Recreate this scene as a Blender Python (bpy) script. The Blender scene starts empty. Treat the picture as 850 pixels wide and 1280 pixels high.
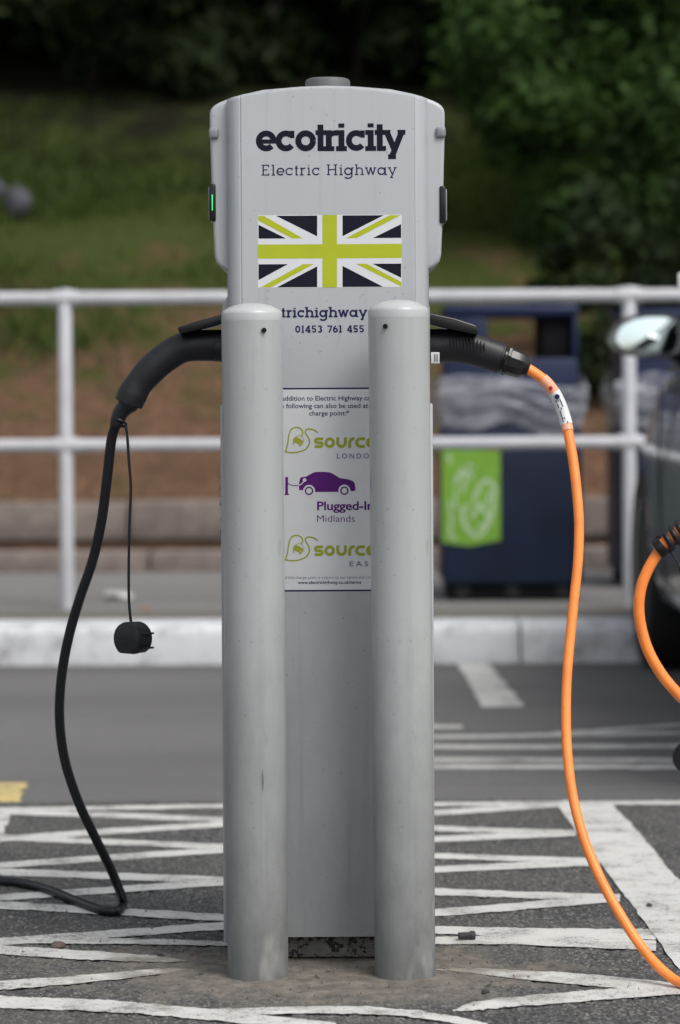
import bpy, math, random
import numpy as np
from mathutils import Vector, Matrix

random.seed(7)
rng = np.random.default_rng(11)
sc = bpy.context.scene
COL = sc.collection
R = math.radians

# ------------------------------------------------------------------ camera
CAM_Z = 0.865
FPX = 3760.0
PITCH = math.atan(151.0 / FPX)
ROLL = R(-0.3)
cam_d = bpy.data.cameras.new("camera")
cam = bpy.data.objects.new("camera", cam_d)
COL.objects.link(cam)
cam.location = (0, 0, CAM_Z)
cam_rot = Matrix.Rotation(R(90) - PITCH, 3, 'X') @ Matrix.Rotation(ROLL, 3, 'Z')
cam.rotation_euler = cam_rot.to_euler()
cam_d.sensor_fit = 'VERTICAL'
cam_d.sensor_height = 36.0
cam_d.lens = FPX / 1280.0 * 36.0
cam_d.clip_start = 0.1
cam_d.clip_end = 1000.0
cam_d.dof.use_dof = True
cam_d.dof.focus_distance = 4.5
cam_d.dof.aperture_fstop = 4.1
sc.camera = cam

# ------------------------------------------------------------------ sky, sun, exposure
SUN_EL, SUN_ROT = R(52), R(140)
w = bpy.data.worlds.new("World")
sc.world = w
w.use_nodes = True
nt = w.node_tree
nt.nodes.clear()
sky = nt.nodes.new('ShaderNodeTexSky')
sky.sky_type = 'NISHITA'
sky.sun_disc = False
sky.sun_elevation = SUN_EL
sky.sun_rotation = SUN_ROT
sky.dust_density = 4.0
sky.air_density = 1.3
hs = nt.nodes.new('ShaderNodeHueSaturation')
hs.inputs['Saturation'].default_value = 0.30
bgn = nt.nodes.new('ShaderNodeBackground')
bgn.inputs['Strength'].default_value = 0.13
wo = nt.nodes.new('ShaderNodeOutputWorld')
nt.links.new(sky.outputs[0], hs.inputs['Color'])
nt.links.new(hs.outputs[0], bgn.inputs['Color'])
nt.links.new(bgn.outputs[0], wo.inputs['Surface'])
sun_d = bpy.data.lights.new("sun", 'SUN')
sun_d.energy = 1.3
sun_d.angle = R(25)
sun_d.color = (1.0, 0.97, 0.93)
sun = bpy.data.objects.new("sun", sun_d)
COL.objects.link(sun)
# direction towards the sun (Nishita: rotation measured from +Y clockwise)
sd = Vector((math.sin(SUN_ROT) * math.cos(SUN_EL), math.cos(SUN_ROT) * math.cos(SUN_EL), math.sin(SUN_EL)))
sun.rotation_euler = sd.to_track_quat('Z', 'Y').to_euler()
sc.view_settings.view_transform = 'Standard'
sc.view_settings.look = 'None'
sc.view_settings.exposure = 0.44
sc.view_settings.gamma = 1.0

# ------------------------------------------------------------------ helpers: measuring
def ray(px, py):
    return cam_rot @ Vector(((px - 425.0) / FPX, -(py - 640.0) / FPX, -1.0))

def P(px, py, Y):
    d = ray(px, py)
    t = Y / d.y
    return Vector((d.x * t, Y, CAM_Z + d.z * t))

def G(px, py, z=0.0):
    d = ray(px, py)
    t = (z - CAM_Z) / d.z
    return Vector((d.x * t, d.y * t, z))

# ------------------------------------------------------------------ helpers: materials
class NB:
    """small wrapper for building node materials"""
    def __init__(self, name):
        self.m = bpy.data.materials.new(name)
        self.m.use_nodes = True
        self.t = self.m.node_tree
        self.b = self.t.nodes['Principled BSDF']
        self.out = self.t.nodes['Material Output']
    def n(self, typ, **kw):
        nd = self.t.nodes.new(typ)
        for k, v in kw.items():
            setattr(nd, k, v)
        return nd
    def link(self, a, b):
        self.t.links.new(a, b)
    def coords(self, kind='Object'):
        return self.n('ShaderNodeTexCoord').outputs[kind]
    def noise(self, vec, scale, detail=4, rough=0.55, sc3=None):
        if sc3:
            mp = self.n('ShaderNodeMapping')
            mp.inputs['Scale'].default_value = sc3
            self.link(vec, mp.inputs['Vector'])
            vec = mp.outputs[0]
        nd = self.n('ShaderNodeTexNoise')
        nd.inputs['Scale'].default_value = scale
        nd.inputs['Detail'].default_value = detail
        nd.inputs['Roughness'].default_value = rough
        self.link(vec, nd.inputs['Vector'])
        return nd.outputs['Fac']
    def vor(self, vec, scale, out='Distance'):
        nd = self.n('ShaderNodeTexVoronoi')
        nd.inputs['Scale'].default_value = scale
        self.link(vec, nd.inputs['Vector'])
        return nd.outputs[out]
    def ramp(self, fac, stops):
        nd = self.n('ShaderNodeValToRGB')
        cr = nd.color_ramp
        while len(cr.elements) < len(stops):
            cr.elements.new(0.5)
        for e, (p, c) in zip(cr.elements, stops):
            e.position = p
            e.color = (c[0], c[1], c[2], 1) if hasattr(c, '__len__') else (c, c, c, 1)
        self.link(fac, nd.inputs['Fac'])
        return nd.outputs['Color']
    def mr(self, fac, a, b, c=0.0, d=1.0):
        nd = self.n('ShaderNodeMapRange')
        nd.inputs['From Min'].default_value = a
        nd.inputs['From Max'].default_value = b
        nd.inputs['To Min'].default_value = c
        nd.inputs['To Max'].default_value = d
        self.link(fac, nd.inputs['Value'])
        return nd.outputs[0]
    def mix(self, fac, a, b, mode='MIX'):
        nd = self.n('ShaderNodeMix', data_type='RGBA', blend_type=mode)
        for s, v in ((0, fac), (6, a), (7, b)):
            if hasattr(v, 'is_linked') or hasattr(v, 'links'):
                self.link(v, nd.inputs[s])
            elif s == 0:
                nd.inputs[0].default_value = v
            else:
                nd.inputs[s].default_value = (v[0], v[1], v[2], 1)
        return nd.outputs[2]
    def math(self, op, a, b=None):
        nd = self.n('ShaderNodeMath', operation=op)
        for i, v in enumerate((a, b)):
            if v is None:
                continue
            if hasattr(v, 'links'):
                self.link(v, nd.inputs[i])
            else:
                nd.inputs[i].default_value = v
        return nd.outputs[0]
    def sep(self, vec):
        nd = self.n('ShaderNodeSeparateXYZ')
        self.link(vec, nd.inputs[0])
        return nd.outputs
    def bump(self, h, strength=0.3, dist=0.002):
        nd = self.n('ShaderNodeBump')
        nd.inputs['Strength'].default_value = strength
        nd.inputs['Distance'].default_value = dist
        self.link(h, nd.inputs['Height'])
        self.link(nd.outputs[0], self.b.inputs['Normal'])
    def set(self, **kw):
        for k, v in kw.items():
            k = k.replace('_', ' ')
            s = self.b.inputs[k]
            if hasattr(v, 'links'):
                self.link(v, s)
            elif hasattr(v, '__len__'):
                s.default_value = (v[0], v[1], v[2], 1)
            else:
                s.default_value = v
        return self

def simple(name, col, rough=0.5, metal=0.0, var=0.12, scale=30.0, bump=0.0, **kw):
    n = NB(name)
    f = n.noise(n.coords(), scale, 5)
    lo = [c * (1 - var) for c in col]
    hi = [min(1, c * (1 + var)) for c in col]
    n.set(Base_Color=n.ramp(f, [(0.3, lo), (0.7, hi)]), Roughness=rough, Metallic=metal, **kw)
    if bump:
        n.bump(n.noise(n.coords(), scale * 6, 3), bump, 0.001)
    return n.m

M = {}

def dirt_mask(n, pos):
    """dust and spilt mortar lying round the foot of the charging post"""
    s = n.sep(pos)
    dx = n.math('DIVIDE', n.math('ADD', s[0], 0.03), 0.33)
    dy = n.math('DIVIDE', n.math('SUBTRACT', s[1], 4.44), 0.235)
    d = n.math('SQRT', n.math('ADD', n.math('MULTIPLY', dx, dx), n.math('MULTIPLY', dy, dy)))
    nz = n.noise(pos, 14, 5, 0.65)
    d = n.math('ADD', d, n.mr(nz, 0.3, 0.7, -0.55, 0.55))
    return n.mr(d, 1.28, 0.66, 0.0, 1.0)

def asphalt_near():
    n = NB('coarse_asphalt')
    p = n.coords()
    v = n.vor(p, 260, 'Color')
    vs = n.sep(v)[0]
    stones = n.ramp(vs, [(0.0, (0.016, 0.017, 0.018)), (0.5, (0.042, 0.043, 0.045)), (0.82, (0.095, 0.095, 0.093)), (1.0, (0.24, 0.235, 0.22))])
    big = n.noise(p, 3.0, 4)
    c = n.mix(n.mr(big, 0.35, 0.7, 0.0, 0.4), stones, (0.115, 0.108, 0.098))
    dm = dirt_mask(n, p)
    dn = n.ramp(n.noise(p, 30, 6, 0.7), [(0.3, (0.075, 0.068, 0.060)), (0.5, (0.145, 0.13, 0.11)), (0.72, (0.235, 0.21, 0.175))])
    c = n.mix(n.math('MULTIPLY', dm, 0.93), c, dn)
    n.set(Base_Color=c, Roughness=0.88)
    n.bump(n.math('ADD', n.vor(p, 260), n.noise(p, 500, 3)), 0.5, 0.0015)
    return n.m
M['asphalt_near'] = asphalt_near()

def asphalt_far():
    n = NB('road_asphalt')
    p = n.coords()
    f = n.noise(p, 220, 4, 0.7)
    c1 = n.ramp(f, [(0.25, (0.08, 0.079, 0.08)), (0.55, (0.14, 0.137, 0.136)), (0.8, (0.22, 0.214, 0.208))])
    g = n.noise(p, 1.1, 5, 0.6, (0.35, 1, 1))
    c = n.mix(n.mr(g, 0.35, 0.65, 0, 0.55), c1, (0.083, 0.081, 0.083))
    st = n.noise(p, 2.6, 5, 0.7, (0.25, 1, 1))
    c = n.mix(n.mr(st, 0.55, 0.72, 0, 0.4), c, (0.06, 0.058, 0.058))
    # the road turns darker and browner towards the kerb
    s = n.sep(p)
    kk = n.math('MULTIPLY', n.mr(s[1], 9.15, 9.56, 0, 1), n.mr(s[1], 9.75, 9.7, 0, 1))
    c = n.mix(n.math('MULTIPLY', kk, 0.6), c, (0.055, 0.052, 0.045))
    n.set(Base_Color=c, Roughness=0.9)
    n.bump(f, 0.4, 0.002)
    return n.m
M['asphalt_far'] = asphalt_far()

def paint(name, col, near=True):
    n = NB(name)
    p = n.coords()
    f = n.noise(p, 120, 5, 0.7)
    g = n.noise(p, 9, 5, 0.65)
    lo = [c * 0.80 for c in col]
    c = n.ramp(f, [(0.3, lo), (0.62, col)])
    wear = n.math('ADD', f, n.mr(g, 0.3, 0.7, -0.13, 0.13))
    c = n.mix(n.mr(wear, 0.56, 0.65, 0, 0.85), c, (0.14, 0.135, 0.13))
    c = n.mix(n.mr(g, 0.48, 0.75, 0, 0.45), c, [x * 0.55 for x in col])
    ag = n.noise(p, 330, 3, 0.6)
    hole = n.math('MULTIPLY', n.mr(ag, 0.56, 0.62, 0, 1), n.mr(g, 0.44, 0.60, 0, 1))
    c = n.mix(n.math('MULTIPLY', hole, 0.8), c, (0.07, 0.069, 0.068))
    if near:
        dm = dirt_mask(n, p)
        dn = n.ramp(n.noise(p, 30, 6, 0.7), [(0.3, (0.13, 0.115, 0.095)), (0.72, (0.27, 0.245, 0.205))])
        c = n.mix(n.math('MULTIPLY', dm, 0.88), c, dn)
    n.set(Base_Color=c, Roughness=0.8)
    n.bump(f, 0.5, 0.0015)
    return n.m
M['paint'] = paint('white_road_paint', (0.58, 0.58, 0.555))
M['paint_far'] = paint('faded_white_road_paint', (0.52, 0.52, 0.50), False)
M['paint_grey'] = paint('worn_grey_road_paint', (0.27, 0.265, 0.26), False)
M['yellow'] = paint('yellow_road_paint', (0.58, 0.46, 0.19), False)

def powder(name, col, rough=0.38, grime_shade=0.0, zmax=0.25, seed=0.0):
    n = NB(name)
    p = n.coords()
    sp = n.noise(p, 900, 2, 0.5)
    lg = n.noise(p, 5, 4, 0.6, (1, 1, 0.35))
    c = n.ramp(lg, [(0.3, [x * 0.97 for x in col]), (0.7, [min(1, x * 1.03) for x in col])])
    c = n.mix(n.mr(sp, 0.62, 0.72, 0, 0.16), c, (0.5, 0.5, 0.5))
    speck = n.vor(p, 55)
    c = n.mix(n.mr(speck, 0.10, 0.04, 0, 0.55), c, [x * 0.35 for x in col])
    r = n.mr(lg, 0.3, 0.7, rough - 0.05, rough + 0.09)
    if grime_shade:
        st = n.noise(p, 60, 4, 0.6, (1, 1, 0.03))
        c = n.mix(n.mr(st, 0.55, 0.75, 0, 0.22), c, [x * 0.45 for x in col])
        sc2 = n.noise(p, 26, 5, 0.75, (1, 1, 0.35))
        c = n.mix(n.mr(sc2, 0.64, 0.70, 0, 0.35), c, (0.15, 0.15, 0.145))
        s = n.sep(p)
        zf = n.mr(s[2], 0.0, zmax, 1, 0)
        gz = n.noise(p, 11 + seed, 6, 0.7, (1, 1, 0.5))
        k = n.mr(n.math('ADD', zf, n.mr(gz, 0.3, 0.7, -0.16, 0.16)), 0.05, 1.05, 0, grime_shade)  # dirt at the foot plus painted shade, darkening towards the ground
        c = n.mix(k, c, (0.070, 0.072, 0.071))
        # pale scuffs
        sz = n.noise(p, 16 + seed, 3, 0.5, (1, 1, 0.45))
        k2 = n.math('MULTIPLY', n.mr(sz, 0.58, 0.70, 0, 0.5), n.mr(s[2], 0.30, 0.12, 0, 1))
        c = n.mix(k2, c, (0.36, 0.36, 0.34))
        r = n.mr(k, 0, 1, rough, 0.8)
    n.set(Base_Color=c, Roughness=r)
    n.bump(n.noise(p, 700, 2), 0.12, 0.0004)
    return n.m
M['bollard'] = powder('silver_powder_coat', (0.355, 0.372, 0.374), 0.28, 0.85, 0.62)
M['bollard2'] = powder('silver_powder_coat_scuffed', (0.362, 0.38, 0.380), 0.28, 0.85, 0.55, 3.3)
M['cap'] = powder('pale_cast_cap', (0.40, 0.42, 0.425), 0.30)
M['charger'] = powder('light_grey_case', (0.35, 0.366, 0.384), 0.34, 0.6, 0.75)
M['shell'] = powder('pale_grey_shell', (0.37, 0.388, 0.405), 0.34)
M['seam'] = simple('dark_seam', (0.11, 0.115, 0.125), 0.6)

def plinth():
    n = NB('pitted_plinth')
    p = n.coords()
    a = n.noise(p, 45, 4, 0.7)
    c = n.ramp(a, [(0.3, (0.11, 0.11, 0.107)), (0.7, (0.20, 0.20, 0.19))])
    b = n.noise(p, 130, 4, 0.6)
    s = n.sep(p)
    lim = n.mr(s[2], 0.0, 0.055, 0.58, 0.45)
    k = n.mr(n.math('SUBTRACT', b, lim), 0.0, 0.03, 0, 1)
    c = n.mix(k, c, (0.018, 0.017, 0.016))
    n.set(Base_Color=c, Roughness=0.8)
    n.bump(b, 0.6, 0.002)
    return n.m
M['plinth'] = plinth()
M['rubber'] = simple('black_rubber', (0.011, 0.012, 0.015), 0.38, 0, 0.15, 20, 0.08, Specular_IOR_Level=0.35)
M['handset'] = simple('black_moulded_plastic', (0.010, 0.0105, 0.013), 0.45, 0, 0.2, 40, 0.3, Specular_IOR_Level=0.4)
M['gloss_black'] = simple('gloss_black_plastic', (0.008, 0.008, 0.009), 0.25, 0, 0.2, 30, 0.05, Specular_IOR_Level=0.4)
M['orange'] = simple('orange_cable_sheath', (0.90, 0.245, 0.045), 0.42, 0, 0.14, 26, 0.12)
M['sleeve'] = simple('clear_sleeve_over_orange', (0.83, 0.36, 0.22), 0.25, 0, 0.05, 25)
M['white_label'] = simple('white_paper_label', (0.62, 0.63, 0.64), 0.4, 0, 0.05, 60)
M['ink'] = simple('navy_black_ink', (0.006, 0.007, 0.016), 0.6, 0, 0.05, Specular_IOR_Level=0.15)
M['ink_navy'] = simple('navy_ink', (0.012, 0.015, 0.060), 0.6, 0, 0.05, Specular_IOR_Level=0.15)
M['ink_grey'] = simple('slate_ink', (0.12, 0.12, 0.20), 0.5, 0, 0.05)
M['ink_purple'] = simple('purple_ink', (0.075, 0.008, 0.13), 0.6, 0, 0.06, Specular_IOR_Level=0.2)
M['lime'] = simple('lime_ink', (0.27, 0.30, 0.028), 0.6, 0, 0.04, Specular_IOR_Level=0.2)
M['flag_lime'] = simple('flag_lime_ink', (0.37, 0.42, 0.022), 0.6, 0, 0.03, Specular_IOR_Level=0.2)
M['flag_white'] = simple('flag_white_ink', (0.60, 0.61, 0.64), 0.4, 0, 0.03)
M['poster'] = simple('poster_white', (0.53, 0.54, 0.565), 0.42, 0, 0.03)
M['knob'] = simple('dark_grey_cap', (0.10, 0.105, 0.11), 0.5)
M['lens'] = simple('grey_translucent_lens', (0.20, 0.21, 0.23), 0.18)
M['rail'] = simple('white_rail_paint', (0.44, 0.445, 0.475), 0.42, 0, 0.10, 9)
M['kerb'] = paint('white_kerb_paint', (0.61, 0.625, 0.65), False)
M['navy'] = simple('navy_bin_plastic', (0.008, 0.014, 0.036), 0.5, 0, 0.25, 6, Specular_IOR_Level=0.3)
M['bin_dark'] = simple('dark_bin_inside', (0.004, 0.004, 0.006), 0.8, Specular_IOR_Level=0.2)
M['bin_panel'] = simple('blue_bin_hood', (0.009, 0.016, 0.055), 0.45, 0, 0.2, 6, Specular_IOR_Level=0.3)
M['lock'] = simple('grey_lock', (0.16, 0.17, 0.19), 0.35, 0.5)
M['poster_green'] = simple('green_poster', (0.17, 0.36, 0.035), 0.5, 0, 0.1, 20)
M['poster_white2'] = simple('pale_poster_print', (0.42, 0.56, 0.36), 0.5, 0, 0.1, 20)
M['poster_red'] = simple('orange_poster_print', (0.50, 0.20, 0.03), 0.5, 0, 0.1, 20)
M['alu'] = simple('alloy_wheel', (0.55, 0.55, 0.56), 0.28, 0.7, 0.08)
M['tyre'] = simple('tyre_rubber', (0.010, 0.010, 0.011), 0.85, 0, 0.2, 30, 0.2)
M['glass_dark'] = simple('tinted_window', (0.012, 0.015, 0.018), 0.06, 0, 0.1)
M['tail'] = simple('red_lamp_lens', (0.35, 0.01, 0.01), 0.15)
M['head'] = simple('headlamp_lens', (0.60, 0.62, 0.64), 0.08)
M['under'] = simple('black_underbody', (0.009, 0.009, 0.010), 0.9)

def carpaint():
    n = NB('dark_grey_metallic_paint')
    p = n.coords()
    f = n.noise(p, 900, 2)
    n.set(Base_Color=n.ramp(f, [(0.3, (0.19, 0.192, 0.205)), (0.7, (0.28, 0.285, 0.30))]), Roughness=0.28, Metallic=0.15, Coat_Weight=1.0, Coat_Roughness=0.04)
    return n.m
M['car'] = carpaint()
def mirror_m():
    n = NB('mirror_glass')
    n.set(Base_Color=(0.72, 0.82, 0.82), Roughness=0.02, Metallic=1.0)
    return n.m
M['mirror'] = mirror_m()
def led():
    n = NB('green_led')
    n.set(Base_Color=(0.02, 0.3, 0.06), Emission_Color=(0.06, 1.0, 0.25), Emission_Strength=0.55)
    return n.m
M['led'] = led()
def bagm(name, col, clear=0.0):
    n = NB(name)
    p = n.coords()
    f = n.noise(p, 7, 5, 0.6, (1, 1, 4.0))
    n.set(Base_Color=n.ramp(f, [(0.3, [c * 0.55 for c in col]), (0.7, col)]), Roughness=0.22)
    n.bump(f, 0.35, 0.012)
    if clear:
        tr = n.n('ShaderNodeBsdfTransparent')
        mx = n.n('ShaderNodeMixShader')
        n.link(n.mr(n.noise(p, 7, 5, 0.65, (1, 1, 3.5)), 0.35, 0.62, clear + .2, clear - .3), mx.inputs[0])
        n.link(n.b.outputs[0], mx.inputs[1])
        n.link(tr.outputs[0], mx.inputs[2])
        n.link(mx.outputs[0], n.out.inputs['Surface'])
    return n.m
M['bag'] = bagm('clear_grey_bag_film', (0.60, 0.62, 0.68), 0.58)
M['bag_white'] = bagm('white_bag_film', (0.72, 0.72, 0.70))

def earth():
    n = NB('bank_earth')
    p = n.coords()
    s = n.sep(p)
    a = n.noise(p, 3.3, 5, 0.6)
    b = n.noise(p, 24, 5, 0.7)
    soil = n.ramp(b, [(0.25, (0.060, 0.034, 0.022)), (0.5, (0.13, 0.074, 0.047)), (0.75, (0.24, 0.145, 0.088))])
    soil = n.mix(n.mr(n.noise(p, 5.5, 4, 0.6), 0.4, 0.65, 0, 0.5), soil, (0.07, 0.045, 0.032))
    turf = n.ramp(b, [(0.25, (0.025, 0.041, 0.009)), (0.75, (0.068, 0.082, 0.024))])
    h = n.math('ADD', s[1], n.mr(a, 0.3, 0.7, -1.1, 1.1))
    a2 = n.noise(p, 1.7, 6, 0.7)
    k = n.mr(n.math('ADD', h, n.mr(a2, 0.3, 0.7, -0.9, 0.9)), 13.9, 15.5, 0, 1)
    c = n.mix(k, soil, turf)
    # leaf litter with the shade under the trees put into its colour
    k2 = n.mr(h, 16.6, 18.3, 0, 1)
    shaded_litter = n.ramp(b, [(0.3, (0.008, 0.009, 0.005)), (0.7, (0.022, 0.021, 0.012))])
    c = n.mix(k2, c, shaded_litter)
    n.set(Base_Color=c, Roughness=0.95, Specular_IOR_Level=0.05)
    n.bump(b, 0.8, 0.03)
    return n.m
M['earth'] = earth()
def pave():
    n = NB('pavement_asphalt')
    p = n.coords()
    s = n.sep(p)
    f = n.noise(p, 60, 5, 0.7)
    g = n.noise(p, 2.2, 4, 0.6, (0.5, 1, 1))
    c = n.ramp(f, [(0.25, (0.13, 0.125, 0.125)), (0.7, (0.215, 0.21, 0.205))])
    c = n.mix(n.mr(g, 0.4, 0.7, 0, 0.4), c, (0.13, 0.125, 0.115))
    h = n.math('ADD', s[1], n.mr(g, 0.3, 0.7, -0.12, 0.12))
    c = n.mix(n.mr(h, 10.55, 10.3, 0, 0.75), c, (0.10, 0.092, 0.070))
    n.set(Base_Color=c, Roughness=0.9)
    return n.m
M['pave'] = pave()
def stone(name, lo, hi, sc_=12):
    n = NB(name)
    p = n.coords()
    f = n.noise(p, sc_, 6, 0.7)
    n.set(Base_Color=n.ramp(f, [(0.3, lo), (0.7, hi)]), Roughness=0.9)
    n.bump(f, 0.6, 0.01)
    return n.m
M['edging'] = stone('pinkish_edging_stone', (0.12, 0.096, 0.085), (0.235, 0.195, 0.175))
M['boulder'] = stone('grey_boulder', (0.035, 0.035, 0.045), (0.09, 0.09, 0.11))
M['pebble'] = stone('dark_pebble', (0.025, 0.025, 0.028), (0.06, 0.058, 0.06), 60)
M['pebble_br'] = stone('brown_pebble', (0.07, 0.05, 0.045), (0.15, 0.11, 0.10), 60)
M['pebble_tan'] = stone('tan_grit', (0.06, 0.052, 0.045), (0.24, 0.21, 0.17), 60)
M['leaf_litter'] = stone('orange_dead_leaf', (0.30, 0.12, 0.05), (0.5, 0.24, 0.12), 40)
M['bark'] = stone('dark_bark', (0.025, 0.020, 0.016), (0.07, 0.058, 0.045), 8)
M['mortar'] = stone('sandy_mortar', (0.08, 0.07, 0.058), (0.20, 0.17, 0.135), 40)

def leafm(name, lo, hi):
    n = NB(name)
    g = n.n('ShaderNodeNewGeometry')
    n.set(Base_Color=n.ramp(g.outputs['Random Per Island'], [(0.0, lo), (1.0, hi)]), Roughness=0.6,
          Specular_IOR_Level=0.12)
    tr = n.n('ShaderNodeBsdfTranslucent')
    tr.inputs['Color'].default_value = (hi[0] * 1.2, hi[1] * 1.3, hi[2], 1)
    mx = n.n('ShaderNodeMixShader')
    mx.inputs[0].default_value = 0.25
    n.link(n.b.outputs[0], mx.inputs[1])
    n.link(tr.outputs[0], mx.inputs[2])
    n.link(mx.outputs[0], n.out.inputs['Surface'])
    return n.m
M['leaf_bright'] = leafm('fresh_green_leaves', (0.018, 0.036, 0.010), (0.055, 0.105, 0.026))
M['leaf_mid'] = leafm('mid_green_leaves', (0.014, 0.026, 0.009), (0.040, 0.066, 0.022))
M['leaf_dark'] = leafm('dark_green_leaves', (0.015, 0.025, 0.010), (0.040, 0.060, 0.024))
M['grass'] = leafm('bank_grass', (0.026, 0.050, 0.009), (0.066, 0.098, 0.022))

# ------------------------------------------------------------------ helpers: objects
def tag(o, label=None, cat=None, group=None, kind=None):
    if label: o['label'] = label
    if cat: o['category'] = cat
    if group: o['group'] = group
    if kind: o['kind'] = kind
    return o

def empty(name, loc=(0, 0, 0), rz=0.0):
    o = bpy.data.objects.new(name, None)
    o.empty_display_size = 0.1
    o.location = loc
    o.rotation_euler = (0, 0, rz)
    COL.objects.link(o)
    return o

def link_mesh(name, me, mat, parent=None):
    if mat is not None:
        me.materials.append(mat)
    o = bpy.data.objects.new(name, me)
    COL.objects.link(o)
    if parent is not None:
        o.parent = parent
    return o

def copy_tree(o, parent=None):
    c = o.copy()
    COL.objects.link(c)
    c.parent = parent
    for ch in list(o.children):
        copy_tree(ch, c)
    return c

class MB:
    def __init__(self):
        self.v = []
        self.f = []
    def add(self, vs, fs):
        k = len(self.v)
        self.v += [tuple(p) for p in vs]
        self.f += [tuple(i + k for i in f) for f in fs]
        return self
    def box(self, c, s, rot=None):
        cx, cy, cz = c
        hx, hy, hz = s[0] / 2, s[1] / 2, s[2] / 2
        vs = [Vector((x * hx, y * hy, z * hz)) for x in (-1, 1) for y in (-1, 1) for z in (-1, 1)]
        if rot is not None:
            vs = [rot @ p for p in vs]
        vs = [(p.x + cx, p.y + cy, p.z + cz) for p in vs]
        return self.add(vs, [(0, 1, 3, 2), (4, 6, 7, 5), (0, 4, 5, 1), (2, 3, 7, 6), (0, 2, 6, 4), (1, 5, 7, 3)])
    def bbox(self, c, s, b=0.004, seg=2, rot=None):
        """box with rounded edges: three-axis rounded lattice"""
        hx, hy, hz = s[0] / 2, s[1] / 2, s[2] / 2
        b = min(b, hx * .99, hy * .99, hz * .99)
        n = seg
        # quarter sphere rings stretched to a box
        vs = []
        rings = []
        angs = [-90 + 90 * i / n for i in range(n + 1)] + [90 * i / n for i in range(n + 1)]
        for k, a in enumerate(angs):
            zc = -hz + b if k <= n else hz - b
            z = zc + b * math.sin(R(a))
            rr = b * math.cos(R(a))
            ring = []
            for q, (sx, sy) in enumerate(((1, 1), (-1, 1), (-1, -1), (1, -1))):
                for i in range(n + 1):
                    t = R(90 * q + 90 * i / n)
                    ring.append(len(vs))
                    vs.append(Vector((sx * (hx - b) + rr * math.cos(t), sy * (hy - b) + rr * math.sin(t), z)))
            rings.append(ring)
        fs = []
        m = len(rings[0])
        for k in range(len(rings) - 1):
            for i in range(m):
                j = (i + 1) % m
                fs.append((rings[k][i], rings[k][j], rings[k + 1][j], rings[k + 1][i]))
        fs.append(tuple(reversed(rings[0])))
        fs.append(tuple(rings[-1]))
        if rot is not None:
            vs = [rot @ p for p in vs]
        vs = [(p.x + c[0], p.y + c[1], p.z + c[2]) for p in vs]
        return self.add(vs, fs)
    def lathe(self, prof, c=(0, 0, 0), seg=32, axis='Z', rot=None):
        vs, fs = [], []
        for (r, h) in prof:
            for i in range(seg):
                a = 2 * math.pi * i / seg
                p = Vector((r * math.cos(a), r * math.sin(a), h))
                if axis == 'X': p = Vector((p.z, p.x, p.y))
                if axis == 'Y': p = Vector((p.y, p.z, p.x))
                if rot is not None: p = rot @ p
                vs.append((p.x + c[0], p.y + c[1], p.z + c[2]))
        n = len(prof)
        for k in range(n - 1):
            for i in range(seg):
                j = (i + 1) % seg
                fs.append((k * seg + i, k * seg + j, (k + 1) * seg + j, (k + 1) * seg + i))
        if prof[0][0] > 1e-6: fs.append(tuple(reversed(range(seg))))
        if prof[-1][0] > 1e-6: fs.append(tuple((n - 1) * seg + i for i in range(seg)))
        return self.add(vs, fs)
    def sweep(self, pts, rad, seg=16, squash=1.0, cap=True):
        """tube along 3D points, radii per point; squash = depth (world Y) ratio"""
        pts = [Vector(p) for p in pts]
        if not hasattr(rad, '__len__'): rad = [rad] * len(pts)
        vs, fs = [], []
        up = Vector((0, 1, 0))
        for i, p in enumerate(pts):
            a = pts[max(i - 1, 0)]
            b = pts[min(i + 1, len(pts) - 1)]
            t = (b - a).normalized()
            s = t.cross(up)
            if s.length < 1e-4: s = Vector((1, 0, 0))
            s.normalize()
            u = s.cross(t).normalized()
            for k in range(seg):
                an = 2 * math.pi * k / seg
                q = p + s * (math.cos(an) * rad[i]) + u * (math.sin(an) * rad[i] * squash)
                vs.append(q)
        for i in range(len(pts) - 1):
            for k in range(seg):
                j = (k + 1) % seg
                fs.append((i * seg + k, i * seg + j, (i + 1) * seg + j, (i + 1) * seg + k))
        if cap:
            fs.append(tuple(reversed(range(seg))))
            fs.append(tuple((len(pts) - 1) * seg + k for k in range(seg)))
        return self.add(vs, fs)
    def prism(self, outline, y0, y1, bev=0.0, seg=3):
        """front-view outline (x,z), extruded along Y, front edge (y0) rounded"""
        pts = [Vector((p[0], p[1])) for p in outline]
        area = sum(pts[i].x * pts[(i + 1) % len(pts)].y - pts[(i + 1) % len(pts)].x * pts[i].y for i in range(len(pts)))
        if area < 0: pts.reverse()
        n = len(pts)
        offs = []
        for i in range(n):
            e1 = (pts[i] - pts[i - 1]).normalized()
            e2 = (pts[(i + 1) % n] - pts[i]).normalized()
            n1 = Vector((-e1.y, e1.x)); n2 = Vector((-e2.y, e2.x))
            d = (n1 + n2)
            d = d / max(0.35, d.length_squared / 2) if d.length > 1e-6 else n1
            offs.append(d)
        rings = []
        vs = []
        steps = [(bev * (1 - math.sin(R(90 * k / seg))), y0 + bev * (1 - math.cos(R(90 * k / seg)))) for k in range(seg + 1)] if bev > 0 else [(0, y0)]
        steps += [(0, y1)]
        for (ins, y) in steps:
            ring = []
            for p, o in zip(pts, offs):
                q = p + o * ins
                ring.append(len(vs)); vs.append((q.x, y, q.y))
            rings.append(ring)
        fs = [tuple(rings[0])]
        for k in range(len(rings) - 1):
            for i in range(n):
                j = (i + 1) % n
                fs.append((rings[k][j], rings[k][i], rings[k + 1][i], rings[k + 1][j]))
        fs.append(tuple(reversed(rings[-1])))
        return self.add(vs, fs)
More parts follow.
